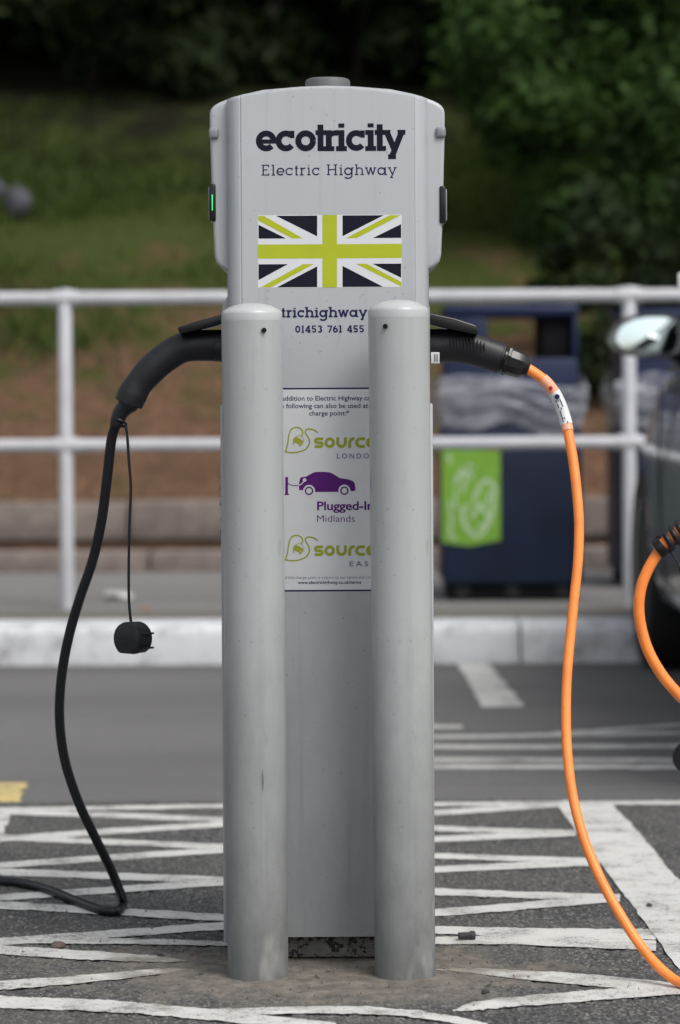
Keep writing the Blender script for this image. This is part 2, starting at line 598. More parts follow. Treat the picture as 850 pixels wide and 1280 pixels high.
    def build(self, name, mat, parent=None, smooth=35, origin=None):
        me = bpy.data.meshes.new(name)
        vs = self.v
        if origin is not None:
            vs = [(p[0] - origin[0], p[1] - origin[1], p[2] - origin[2]) for p in vs]
        me.from_pydata(vs, [], self.f)
        me.validate()
        if smooth:
            me.polygons.foreach_set('use_smooth', [True] * len(me.polygons))
            me.set_sharp_from_angle(angle=R(smooth))
        me.update()
        o = link_mesh(name, me, mat, parent)
        if origin is not None:
            o.location = origin
        return o

def quads_mesh(name, V, mat, parent=None):
    """V: (n,4,3) numpy array of separate quads"""
    n = V.shape[0]
    me = bpy.data.meshes.new(name)
    me.vertices.add(n * 4)
    me.vertices.foreach_set('co', V.reshape(-1).astype(np.float32))
    me.loops.add(n * 4)
    me.loops.foreach_set('vertex_index', np.arange(n * 4, dtype=np.int32))
    me.polygons.add(n)
    me.polygons.foreach_set('loop_start', np.arange(0, n * 4, 4, dtype=np.int32))
    me.polygons.foreach_set('loop_total', np.full(n, 4, dtype=np.int32))
    me.update(calc_edges=True)
    return link_mesh(name, me, mat, parent)

def grid_mesh(name, X, Y, Z, mat, parent=None, smooth=True):
    h, w_ = X.shape
    me = bpy.data.meshes.new(name)
    co = np.stack([X, Y, Z], -1).reshape(-1, 3).astype(np.float32)
    me.vertices.add(h * w_)
    me.vertices.foreach_set('co', co.reshape(-1))
    i = np.arange((h - 1) * w_).reshape(h - 1, w_)[:, :-1].reshape(-1)
    q = np.stack([i, i + 1, i + w_ + 1, i + w_], -1).astype(np.int32)
    n = len(q)
    me.loops.add(n * 4)
    me.loops.foreach_set('vertex_index', q.reshape(-1))
    me.polygons.add(n)
    me.polygons.foreach_set('loop_start', np.arange(0, n * 4, 4, dtype=np.int32))
    me.polygons.foreach_set('loop_total', np.full(n, 4, dtype=np.int32))
    if smooth:
        me.polygons.foreach_set('use_smooth', np.ones(n, dtype=bool))
    me.update(calc_edges=True)
    return link_mesh(name, me, mat, parent)

def catmull(pts, n=8):
    pts = [Vector(p) for p in pts]
    out = []
    for i in range(len(pts) - 1):
        p0 = pts[max(i - 1, 0)]; p1 = pts[i]; p2 = pts[i + 1]; p3 = pts[min(i + 2, len(pts) - 1)]
        for k in range(n):
            t = k / n
            out.append(0.5 * ((2 * p1) + (p2 - p0) * t + (2 * p0 - 5 * p1 + 4 * p2 - p3) * t * t + (3 * p1 - p0 - 3 * p2 + p3) * t ** 3))
    out.append(pts[-1])
    return out

# ------------------------------------------------------------------ ground
ground = MB().add([(-150, -60, -0.007), (150, -60, -0.007), (150, 13, -0.007), (-150, 13, -0.007)], [(0, 1, 2, 3)]).build('car_park_ground', M['asphalt_far'], None, 0)
tag(ground, 'grey asphalt of the car park running up to the white kerb', kind='structure')

def lowpass(a, k):
    for _ in range(k):
        a = (a + np.roll(a, 1, 0) + np.roll(a, -1, 0) + np.roll(a, 1, 1) + np.roll(a, -1, 1)) / 5
    return a
gx = np.linspace(-0.95, 0.95, 620)
gy = np.linspace(3.75, 6.325, 360)
GX, GY = np.meshgrid(gx, gy)
z1 = lowpass(rng.normal(size=GX.shape), 1); z1 /= z1.std()
z2 = lowpass(rng.normal(size=GX.shape), 8); z2 /= z2.std()
GZ = np.minimum(0.0016 + 0.0010 * np.clip(z1, -2, 2) + 0.0004 * z2, 0.0026)
dd = np.sqrt(((GX + 0.03) / 0.30) ** 2 + ((GY - 4.44) / 0.20) ** 2)
km = np.clip((1.2 - dd) / 0.5, 0, 1)
GZ = GZ * (1 - 0.6 * km) + km * 0.0026
bay = grid_mesh('parking_bay_surface', GX, GY, GZ, M['asphalt_near'])
tag(bay, 'dark coarse asphalt of the hatched bay round the charging post', kind='structure')

line_i = [0]
def strip(name, pts, wpx, mat, far=False, jit=0.0008, z0=0.0028):
    """painted line lying on the ground along pixel-measured points, ragged edges"""
    z = z0 + line_i[0] * 0.00008
    line_i[0] += 1
    if not hasattr(wpx, '__len__'): wpx = [wpx] * len(pts)
    up = [Vector((p[0], p[1] - w_ / 2, 0)) for p, w_ in zip(pts, wpx)]
    dn = [Vector((p[0], p[1] + w_ / 2, 0)) for p, w_ in zip(pts, wpx)]
    L = abs(pts[-1][0] - pts[0][0])
    n = max(6, int(L / 4 / (len(pts) - 1)))
    U = [G(p.x, p.y, z) for p in catmull(up, n)]
    D = [G(p.x, p.y, z) for p in catmull(dn, n)]
    mb = MB()
    vs = []
    a = b = 0.0
    for u, d in zip(U, D):
        a = a * 0.6 + random.gauss(0, jit); b = b * 0.6 + random.gauss(0, jit)
        if random.random() < 0.04: a -= jit * 2
        if random.random() < 0.04: b += jit * 2
        m1 = u.lerp(d, 0.33); m2 = u.lerp(d, 0.67)
        vs += [(u.x, u.y + a * 2.2, z), (m1.x, m1.y, z), (m2.x, m2.y, z), (d.x, d.y + b * 2.2, z)]
    fs = []
    for i in range(len(U) - 1):
        for k in range(3):
            fs.append((i * 4 + k + 1, i * 4 + k, i * 4 + 4 + k, i * 4 + 5 + k))
    mb.add(vs, fs)
    return mb.build(name, mat, None if far is None else (ground if far else bay), 0)

def patch(name, a, b, mat, par, z, jit=0.002, n=50):
    """painted bar between two pixel-measured long edges a and b (each a list of points)"""
    line_i[0] += 1
    A = catmull([Vector((p[0], p[1], 0)) for p in a], n)
    B = catmull([Vector((p[0], p[1], 0)) for p in b], n)
    vs, fs = [], []
    ja = jb = 0
    for p, q in zip(A, B):
        ja = ja * 0.5 + random.gauss(0, jit); jb = jb * 0.5 + random.gauss(0, jit)
        if random.random() < 0.08: jb -= jit * 3
        g1 = G(p.x, p.y, z); g2 = G(q.x, q.y, z)
        vs += [(g1.x + ja, g1.y, z), (g1.lerp(g2, .5).x, g1.lerp(g2, .5).y, z), (g2.x + jb, g2.y, z)]
    for i in range(len(A) - 1):
        for k in range(2):
            fs.append((i * 3 + k, i * 3 + k + 1, i * 3 + 4 + k, i * 3 + 3 + k))
    return MB().add(vs, fs).build(name, mat, par, 0)

HL = [
    ([(-60, 1013), (9, 1012), (281, 1007.5), (540, 1005), (780, 1003.5), (900, 1003)], 5),
    ([(5, 1014), (281, 1024.5), (540, 1035), (720, 1041)], 6.5),
    ([(-10, 1049), (281, 1030), (540, 1016), (715, 1003.5)], 7),
    ([(-10, 1046), (281, 1058.5), (540, 1069.5), (748, 1076)], 7),
    ([(-60, 1085), (0, 1081.5), (281, 1062.5), (540, 1049), (720, 1041)], 7.5),
    ([(-80, 1086), (0, 1089.5), (281, 1100.5), (540, 1114), (775, 1122)], 8.5),
    ([(-80, 1128), (0, 1122), (281, 1102.5), (540, 1087), (750, 1077.5)], 8),
    ([(-80, 1127), (0, 1131), (281, 1147), (540, 1162), (820, 1168)], [9, 9, 9, 10, 13]),
    ([(-80, 1183), (0, 1177), (281, 1157), (540, 1141), (775, 1122)], 9.5),
    ([(-60, 1176), (60, 1176), (200, 1177), (285, 1180)], [6, 7, 7, 5]),
    ([(535, 1176), (640, 1175), (820, 1182)], [9, 11, 13]),
    ([(-60, 1181), (0, 1187), (110, 1194), (185, 1198), (240, 1201)], [12, 11, 11, 8, 1]),
    ([(-60, 1237), (0, 1232), (110, 1223), (190, 1215), (235, 1211)], [12, 11, 10, 7, 1]),
    ([(545, 1212), (600, 1214), (660, 1219), (740, 1225), (870, 1236)], [1, 7, 12, 14, 10]),
    ([(566, 1263), (600, 1257), (700, 1247), (870, 1235)], [2, 11, 13, 12]),
    ([(-60, 1247), (0, 1252), (140, 1258), (260, 1268), (420, 1284)], [15, 15, 14, 14, 12]),
    ([(200, 1266), (300, 1264), (420, 1262), (520, 1267), (610, 1283)], [6, 8, 9, 9, 8]),
]
for pts, wp in HL:
    strip('painted_line', pts, wp, M['paint'])
zt = 0.0028 + 0.00008 * (line_i[0] + 2)
patch('painted_bar', [(693, 1002), (740, 1064), (816, 1167), (900, 1280)], [(764, 1004), (806, 1048), (850, 1101), (990, 1262)], M['paint'], bay, zt, 0.0012, 26)
patch('painted_bar', [(-70, 1010), (-100, 1049), (-135, 1095)], [(17, 1012), (2, 1046), (-30, 1095)], M['paint'], bay, zt + 0.0003)
FL = [
    ([(395, 959), (600, 959), (1000, 959)], 4.5), ([(395, 949), (640, 949), (1000, 950)], 4.0),
    ([(395, 933.5), (640, 933.5), (1000, 932)], 5.0),
    ([(395, 921.5), (600, 920.5), (700, 918.5), (1000, 914)], 4), ([(690, 917.5), (850, 906), (1000, 896)], 3.5),
    ([(480, 908), (578, 908.5)], 4.5),
]
for pts, wp in FL:
    strip('road_line', pts, wp, M['paint_far'], True, 0.0012, -0.0068)
strip('faded_road_line', [(395, 953.9), (600, 953.9), (1000, 954.4)], 5.2, M['paint_grey'], True, 0.001, -0.0072)
patch('bay_line', [(573, 829.5), (603, 884)], [(611, 829.5), (657, 883)], M['paint_far'], ground, -0.0048)
patch('yellow_bay_line', [(-60, 978), (-90, 1009)], [(37, 978), (17, 1009)], M['yellow'], ground, -0.0046, 0.003)

# grit and sandy mortar by the foot
def rock(name, c, s, mat, parent=None, seed=0, sub=2, flat=0.6, amp=0.25):
    import bmesh
    bm = bmesh.new()
    bmesh.ops.create_icosphere(bm, subdivisions=sub, radius=1.0)
    rr = random.Random(seed)
    k = [(rr.uniform(-1, 1), rr.uniform(-1, 1), rr.uniform(-1, 1), rr.uniform(1.5, 3.5), rr.uniform(0, 6)) for _ in range(6)]
    for v in bm.verts:
        d = 1 + amp * sum(math.sin(q[3] * (v.co.x * q[0] + v.co.y * q[1] + v.co.z * q[2]) + q[4]) for q in k) / 3
        v.co = Vector((v.co.x * s[0] * d, v.co.y * s[1] * d, v.co.z * s[2] * d))
    zmin = min(v.co.z for v in bm.verts)
    me = bpy.data.meshes.new(name)
    bm.to_mesh(me); bm.free()
    o = link_mesh(name, me, mat, parent)
    o.location = (c[0], c[1], c[2] - zmin * 0.85)
    return o
g = G(72, 1187); tag(rock('pebble', g, (.012, .010, .007), M['pebble_br'], seed=1), 'reddish brown stone lying on the white hatching at far left', 'stone')
g = G(201, 1198); tag(rock('pebble', g, (.0075, .006, .004), M['pebble'], seed=2), 'black stone on the end of the short faded line left of the post', 'stone')
g = G(243, 1196); tag(rock('pebble', g, (.0055, .005, .0035), M['pebble_br'], seed=3), 'small brown stone in the dust just left of the left bollard', 'stone')
g = G(252, 1221); tag(rock('pebble', g, (.004, .004, .003), M['pebble'], seed=4), 'tiny dark stone in the dust nearest the left bollard foot', 'stone')
g = G(812, 1136); tag(rock('pebble', g, (.006, .005, .005), M['pebble'], seed=5), 'blue black stone on the broad white bar at right', 'stone')
g = G(606, 1243); tag(rock('pebble', g, (.006, .005, .004), M['pebble'], seed=6), 'dark stone in the dust before the right bollard', 'stone')
g = G(411, 1218); tag(rock('pebble', g, (.006, .004, .003), M['pebble'], seed=8), 'dark crumb of asphalt in the slot between the bollard feet', 'stone')
# tiny grit
Q = []
rr = random.Random(5)
mbg = MB()
for i in range(230):
    if i < 130:
        x = rr.gauss(-0.02, 0.2); y = rr.gauss(4.44, 0.13)
    else:
        x = rr.uniform(-0.7, 0.7); y = rr.uniform(4.1, 6.2)
    s = rr.uniform(0.0008, 0.0022) * (1.4 if rr.random() < .08 else 1)
    pts = [(x + s * rr.uniform(.6, 1.3), y, 0.004), (x, y + s * rr.uniform(.6, 1.3), 0.004), (x - s * rr.uniform(.6, 1.3), y, 0.004), (x, y - s * rr.uniform(.6, 1.3), 0.004), (x, y, 0.005 + s * 1.1), (x, y, 0.0)]
    mbg.add(pts, [(0, 1, 4), (1, 2, 4), (2, 3, 4), (3, 0, 4), (1, 0, 5), (2, 1, 5), (3, 2, 5), (0, 3, 5)])
grit = mbg.build('grit', M['pebble_tan'], None, 0)
tag(grit, 'loose tan grit scattered over the hatched bay', 'grit', kind='stuff')
# black bolt lying on the ground
b0 = G(573, 1178) ; b1 = G(594, 1178)
bolt = empty('bolt', (b0.x, b0.y, 0.0105), 0.15)
tag(bolt, 'black bolt lying on the white line right of the right bollard', 'bolt')
MB().lathe([(0.0048, 0), (0.0055, 0.001), (0.0055, 0.019)], (0, 0, 0), 12, 'X').build('shank', M['pebble'], bolt)
MB().lathe([(0.0072, 0.019), (0.0076, 0.020), (0.0076, 0.0255), (0.005, 0.027)], (0, 0, 0), 6, 'X').build('head', M['pebble'], bolt, 20)

# ------------------------------------------------------------------ kerb, pavement, edging, bank
KY = 9.59
kerb = empty('kerb', (0, KY, 0))
tag(kerb, 'white painted kerb along the far side of the road', kind='structure')
kl = 0.915
prof = [(0.0, -0.02), (0.0, 0.085), (0.006, 0.104), (0.018, 0.116), (0.035, 0.12), (0.235, 0.122), (0.25, 0.118), (0.25, -0.02)]
def kerb_stone():
    mb = MB()
    vs = [(0.004, y, z) for y, z in prof] + [(kl - 0.004, y, z) for y, z in prof]
    n = len(prof)
    mb.add(vs, [tuple(reversed(range(n))), tuple(n + i for i in range(n))] + [(i, (i + 1) % n, n + (i + 1) % n, n + i) for i in range(n)])
    return mb.build('kerb_stone', M['kerb'], kerb, 50)
ks = kerb_stone()
x = -0.915 * 7 - 0.34
ks.location = (x, 0, 0)
for i in range(1, 16):
    c = ks.copy(); COL.objects.link(c)
    c.location = (x + kl * i, random.uniform(-0.002, 0.002), random.uniform(-0.002, 0.001))
pavement = MB().add([(-150, KY + 0.2, 0.108), (150, KY + 0.2, 0.108), (150, 13.2, 0.115), (-150, 13.2, 0.115)], [(0, 1, 2, 3)]).build('pavement', M['pave'], None, 0)
tag(pavement, 'grey pavement behind the white kerb', kind='structure')

edging = empty('edging_course', (0, 12.56, 0.11))
tag(edging, 'two low courses of pinkish edging stones at the foot of the bank', kind='structure')
def edge_block(L, h, d, z, y, par, seed):
    rr = random.Random(seed)
    mb = MB().bbox((L / 2, d / 2, h / 2), (L - 0.012, d, h), 0.012, 2)
    o = mb.build('edging_stone', M['edging'], par, 40)
    o.location = (0, y, z)
    return o
e1 = edge_block(1.05, 0.10, 0.26, -0.01, 0.0, edging, 1)
e2 = edge_block(0.92, 0.165, 0.20, 0.105, 0.30, edging, 2)
for k in range(14):
    a = e1 if k == 0 else e1.copy()
    if k: COL.objects.link(a)
    a.location = (-7.1 + 1.05 * k, random.uniform(-.015, .015), -0.01 + random.uniform(-.006, .004))
    a.rotation_euler = (0, 0, random.uniform(-.01, .01))
for k in range(16):
    a = e2 if k == 0 else e2.copy()
    if k: COL.objects.link(a)
    a.location = (-7.35 + .92 * k, 0.30 + random.uniform(-.02, .02), 0.125 + random.uniform(-.01, .006))
    a.rotation_euler = (random.uniform(-.02, .02), 0, random.uniform(-.02, .02))
gap = MB().box((0, 12.98, 0.14), (16, 0.30, 0.15)).build('soil_ledge', M['earth'], None, 0)
tag(gap, 'dark soil between the two courses of edging stones', kind='structure')

def bank_z(Y):
    z = 0.36 + 0.42 * np.clip(Y - 13.0, 0, 6.2) + 0.13 * np.clip(Y - 19.2, 0, 12) + 0.35 * np.clip(Y - 31.2, 0, 30)
    return z
bx = np.concatenate([np.linspace(-120, -8, 30), np.linspace(-7.5, 7.5, 110), np.linspace(8, 120, 30)])
by = np.concatenate([np.linspace(13.0, 21, 110), np.linspace(21.5, 160, 60)])
BX, BY = np.meshgrid(bx, by)
n1 = lowpass(rng.normal(size=BX.shape), 3); n1 /= n1.std()
n2 = lowpass(rng.normal(size=BX.shape), 30); n2 /= n2.std()
BZ = bank_z(BY) + 0.012 * n1 + 0.05 * n2 * np.clip((BY - 13.0) / 1, 0, 1)
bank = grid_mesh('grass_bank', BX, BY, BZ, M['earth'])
tag(bank, 'bank of bare brown earth turning to grass and then to shaded woodland floor', kind='structure')

# grass blades on the bank
def bz(x, y):
    return float(np.interp(y, by, bank_z(by)))
ng = 30000
gxs = rng.uniform(-3.2, 3.2, ng); gys = 14.0 + 4.4 * rng.random(ng) ** 0.9
# clumpy: keep where a wavy field is high
fld = np.sin(gxs * 2.1 + 1.3) * np.cos(gys * 1.9) + 0.6 * np.sin(gxs * 5.3 + gys * 3.1) + (gys - 14.9) * 1.5 + rng.normal(size=ng) * 0.5
keep = fld > 0
gxs, gys = gxs[keep], gys[keep]
n = len(gxs)
hh = rng.uniform(0.03, 0.09, n); ww = rng.uniform(0.004, 0.010, n); an = rng.uniform(0, math.pi, n)
lean = rng.normal(0, 0.04, (n, 2))
zb = np.interp(gys, by, bank_z(by)) - 0.02
V = np.zeros((n, 4, 3))
dx, dy = np.cos(an) * ww, np.sin(an) * ww
V[:, 0] = np.stack([gxs - dx, gys - dy, zb], -1)
V[:, 1] = np.stack([gxs + dx, gys + dy, zb], -1)
V[:, 2] = np.stack([gxs + dx * .3 + lean[:, 0], gys + dy * .3 + lean[:, 1], zb + hh], -1)
V[:, 3] = np.stack([gxs - dx * .3 + lean[:, 0], gys - dy * .3 + lean[:, 1], zb + hh], -1)
gr = quads_mesh('grass', V, M['grass'])
tag(gr, 'short rough grass growing up the bank', 'grass', kind='stuff')

# boulder at left on the slope
g = P(33, 250, 17.0)
bo = rock('boulder', (g.x, 16.55, bz(0, 16.55) - 0.03), (.072, .08, .095), M['boulder'], seed=12, sub=3, amp=.2)
tag(bo, 'grey rounded boulder on the grass slope at far left', 'boulder')
bo = rock('boulder', (g.x - 0.17, 16.8, bz(0, 16.8) - 0.02), (.075, .07, .06), M['boulder'], seed=15, sub=3, amp=.2)
tag(bo, 'smaller dark boulder cut by the left edge of the picture', 'boulder')

# ------------------------------------------------------------------ trees and shrubs
def leaves(clumps, per, size, squash=1.0, rr=rng):
    """clumps: list of (x,y,z,r)"""
    C = np.array(clumps)
    n = len(C) * per
    idx = np.repeat(np.arange(len(C)), per)
    d = rr.normal(size=(n, 3)); d /= np.linalg.norm(d, axis=1)[:, None]
    rad = rr.random(n) ** 0.7
    c = C[idx, :3] + d * (rad * C[idx, 3])[:, None] * np.array([1, 1, squash])
    nrm = d * 0.6 + rr.normal(size=(n, 3)) * 0.6 + np.array([0, 0, 0.4])
    nrm /= np.linalg.norm(nrm, axis=1)[:, None]
    t = np.cross(nrm, rr.normal(size=(n, 3))); t /= np.linalg.norm(t, axis=1)[:, None]
    b = np.cross(nrm, t)
    s = size * rr.uniform(0.6, 1.3, n)[:, None]
    V = np.zeros((n, 4, 3))
    V[:, 0] = c - t * s; V[:, 1] = c - b * s * .45
    V[:, 2] = c + t * s; V[:, 3] = c + b * s * .45
    return V

def tree(name, base, height, spread, label, leafmat, group, nclump, per, size, low=0.25, seed=0, cat='tree', trunk_r=0.09, lean=0.0):
    r_ = random.Random(seed)
    q = np.random.default_rng(seed + 100)
    root = empty(name, base)
    tag(root, label, cat, group)
    mb = MB()
    top = Vector((lean, 0, height * 0.8))
    tp = catmull([Vector((0, 0, -0.15)), Vector((lean * .2 + .05, .03, height * .3)), Vector((lean * .6 - .04, 0, height * .55)), top], 4)
    mb.sweep(tp, [trunk_r * (1.15 - 0.95 * i / (len(tp) - 1)) for i in range(len(tp))], 9)
    clumps = []
    for k in range(nclump):
        f = low + (1 - low) * r_.random() ** 0.8
        a = r_.uniform(0, 2 * math.pi)
        prof_ = math.sin(math.pi * min(1, max(0.08, (f - low * .6) / (1.02 - low * .6)))) ** 0.6
        rad = spread * prof_ * math.sqrt(r_.random())
        c = Vector((lean * f + math.cos(a) * rad, math.sin(a) * rad, height * f))
        clumps.append((c.x, c.y, c.z, spread * r_.uniform(.20, .44)))
        if k % 4 == 0:
            st = tp[min(len(tp) - 1, int(f * .8 * len(tp)))]
            mid = st.lerp(c, .5) + Vector((0, 0, .08 * height * r_.random()))
            mb.sweep(catmull([st, mid, c], 3), [trunk_r * .32 * (1 - .12 * i) for i in range(7)], 5)
    mb.build('trunk', M['bark'], root)
    quads_mesh('crown', leaves(clumps, per, size, .85, q), leafmat, root)
    return root

TG = 'trees along the top of the bank'
tree('shrub', (1.42, 15.75, bz(0, 15.75)), 1.75, 0.85, 'broad fresh green shrub on the bank above the bins at right', M['leaf_bright'], None, 60, 330, .042, 0.08, 3, 'shrub', .03)
tree('shrub', (1.95, 14.2, bz(0, 14.2) - .1), 1.15, 0.62, 'low dark shrub at the foot of the bank behind the car', M['leaf_mid'], None, 30, 300, .045, 0.05, 4, 'shrub', .025)
tree('shrub', (1.28, 14.15, bz(0, 14.15) - .1), 1.0, 0.42, 'low dark bush behind the gap between the two bins', M['leaf_dark'], None, 24, 300, .042, 0.05, 14, 'shrub', .02)
tree('shrub', (2.25, 17.4, bz(0, 17.4)), 2.6, 1.15, 'tall grey green shrub behind the fresh green one at the right edge', M['leaf_mid'], None, 50, 300, .06, 0.08, 5, 'shrub', .04)
tree('shrub', (0.95, 18.4, bz(0, 18.4)), 1.9, 0.75, 'loose mid green shrub uphill to the right of the charging post', M['leaf_mid'], None, 30, 280, .06, 0.15, 6, 'shrub', .03)
spec = [(-3.2, 19.8, 8.5, 2.6), (-1.6, 21.4, 9.5, 2.7), (0.1, 20.2, 9.0, 2.5), (1.9, 21.6, 9.5, 2.8), (3.4, 19.6, 8.5, 2.6), (-5.6, 20.8, 9, 2.8), (5.8, 21.0, 9, 2.8)]
labs = ['tall tree with dark crown above the boulders, left of the post', 'tall dark tree set back on the bank, behind and left of the post',
        'tall dark tree straight behind the charging post', 'tall dark tree set back behind the fresh green shrub',
        'tall tree behind the grey green shrub at the right edge', 'dark tree standing left of the view of the railing', 'dark tree standing beyond the car at far right']
for i, ((tx, ty, th, ts), lb) in enumerate(zip(spec, labs)):
    tree('tree', (tx, ty, bz(0, ty) - .1), th, ts, lb, M['leaf_dark'] if i % 2 else M['leaf_mid'], TG, 60, 230, .12, 0.30, 20 + i, 'tree', .13)
# low hanging leafy boughs
ub = []
r_ = random.Random(77)
spec2 = [(-1.75, 19.5, 1.9, .8, 'leaf_mid', 'bushy sapling under the trees at the upper left'), (-0.7, 20.3, 2.0, .7, 'leaf_dark', 'dark sapling left of the head of the charging post'),
         (0.25, 20.9, 2.4, .9, 'leaf_dark', 'dark sapling hidden behind the head of the charging post'), (1.75, 20.0, 2.3, .9, 'leaf_mid', 'mid green sapling at the upper right')]
for i, (tx, ty, th, ts, mm, lb) in enumerate(spec2):
    tree('sapling', (tx, ty, bz(0, ty) - .05), th, ts, lb, M[mm], 'saplings under the trees', 26, 230, .075, .25, 50 + i, 'sapling', .025)
bushes = [(-3.3, 18.9, 1.5, .9), (-2.35, 18.6, 1.7, .8), (-1.55, 18.9, 1.4, .75), (-.75, 18.5, 1.5, .7), (0.1, 18.9, 1.6, .8), (0.55, 19.6, 2.2, .8), (1.35, 18.9, 2.0, .9), (2.3, 19.3, 2.2, 1.0), (3.2, 18.2, 1.7, 1.0), (-2.9, 20.2, 2.3, 1.0), (-1.2, 20.0, 2.2, 1.0), (1.1, 20.4, 2.6, 1.0), (2.9, 20.6, 2.6, 1.1), (-2.0, 21.0, 2.8, 1.1), (0.2, 21.8, 3.0, 1.2)]
where = ['straight above the larger boulder', 'uphill right of the boulders', 'halfway between the boulders and the post', 'left behind the head of the post', 'straight behind the head of the post', 'just right of the head of the post, set back', 'above the fresh green shrub', 'above the grey green shrub at right', 'beyond the right edge shrubs', 'in the back row at far left', 'in the back row left of the post', 'in the back row right of the post', 'in the back row at far right', 'deepest in the wood left of the post', 'deepest in the wood behind the post']
for i, ((tx, ty, th, ts), wh) in enumerate(zip(bushes, where)):
    tree('bush', (tx, ty, bz(0, ty) - .05), th, ts, 'dark bush under the trees ' + wh, M['leaf_dark'] if tx < .5 else M['leaf_mid'], 'dark bushes under the trees', 28, 260, .07, .04, 150 + i, 'bush', .02)
# deep wood behind, one dark mass
cl = []
for i in range(260):
    x = r_.uniform(-11, 11); y = r_.uniform(23.5, 27.5)
    cl.append((x, y, bz(0, y) + r_.uniform(0.2, 9.5), r_.uniform(.6, 1.1)))
wood = quads_mesh('woodland', leaves(cl, 170, .19, .9, np.random.default_rng(9)), M['leaf_dark'])
tag(wood, 'dark dense woodland filling the top of the picture behind the trees', 'woodland', kind='stuff')

# ------------------------------------------------------------------ railing
RY = 10.5
rail = empty('railing', (0, RY, 0.11))
tag(rail, 'white tubular railing with two rails standing behind the kerb', 'railing')
zt_, zm_ = P(425, 371, RY).z - 0.11, P(425, 555, RY).z - 0.11
pl = P(82, 500, RY).x; pr = P(786.5, 500, RY).x
sp = pr - pl
def rail_post():
    mb = MB().lathe([(0.0235, -0.02), (0.0235, zt_ + 0.024), (0.019, zt_ + 0.031), (0.0, zt_ + 0.033)], (0, 0, 0), 20)
    return mb.build('post', M['rail'], rail)
p0 = rail_post()
xs = [pl + sp * k for k in (-3, -2, -1, 0, 1, 2, 3)]
for k, x in enumerate(xs):
    a = p0 if k == 0 else p0.copy()
    if k: COL.objects.link(a)
    a.location = (x, 0, 0)
c0 = MB().lathe([(0.024, -0.045), (0.0285, -0.041), (0.0285, 0.041), (0.024, 0.045)], (0, 0, 0), 20, 'X').build('clamp', M['rail'], rail)
first = True
for x in xs:
    for z in (zt_, zm_):
        a = c0 if first else c0.copy()
        if not first: COL.objects.link(a)
        first = False
        a.location = (x, 0, z)
for z in (zt_, zm_):
    MB().lathe([(0.0228, xs[0]), (0.0228, xs[-1])], (0, 0, z), 20, 'X').build('rail', M['rail'], rail)

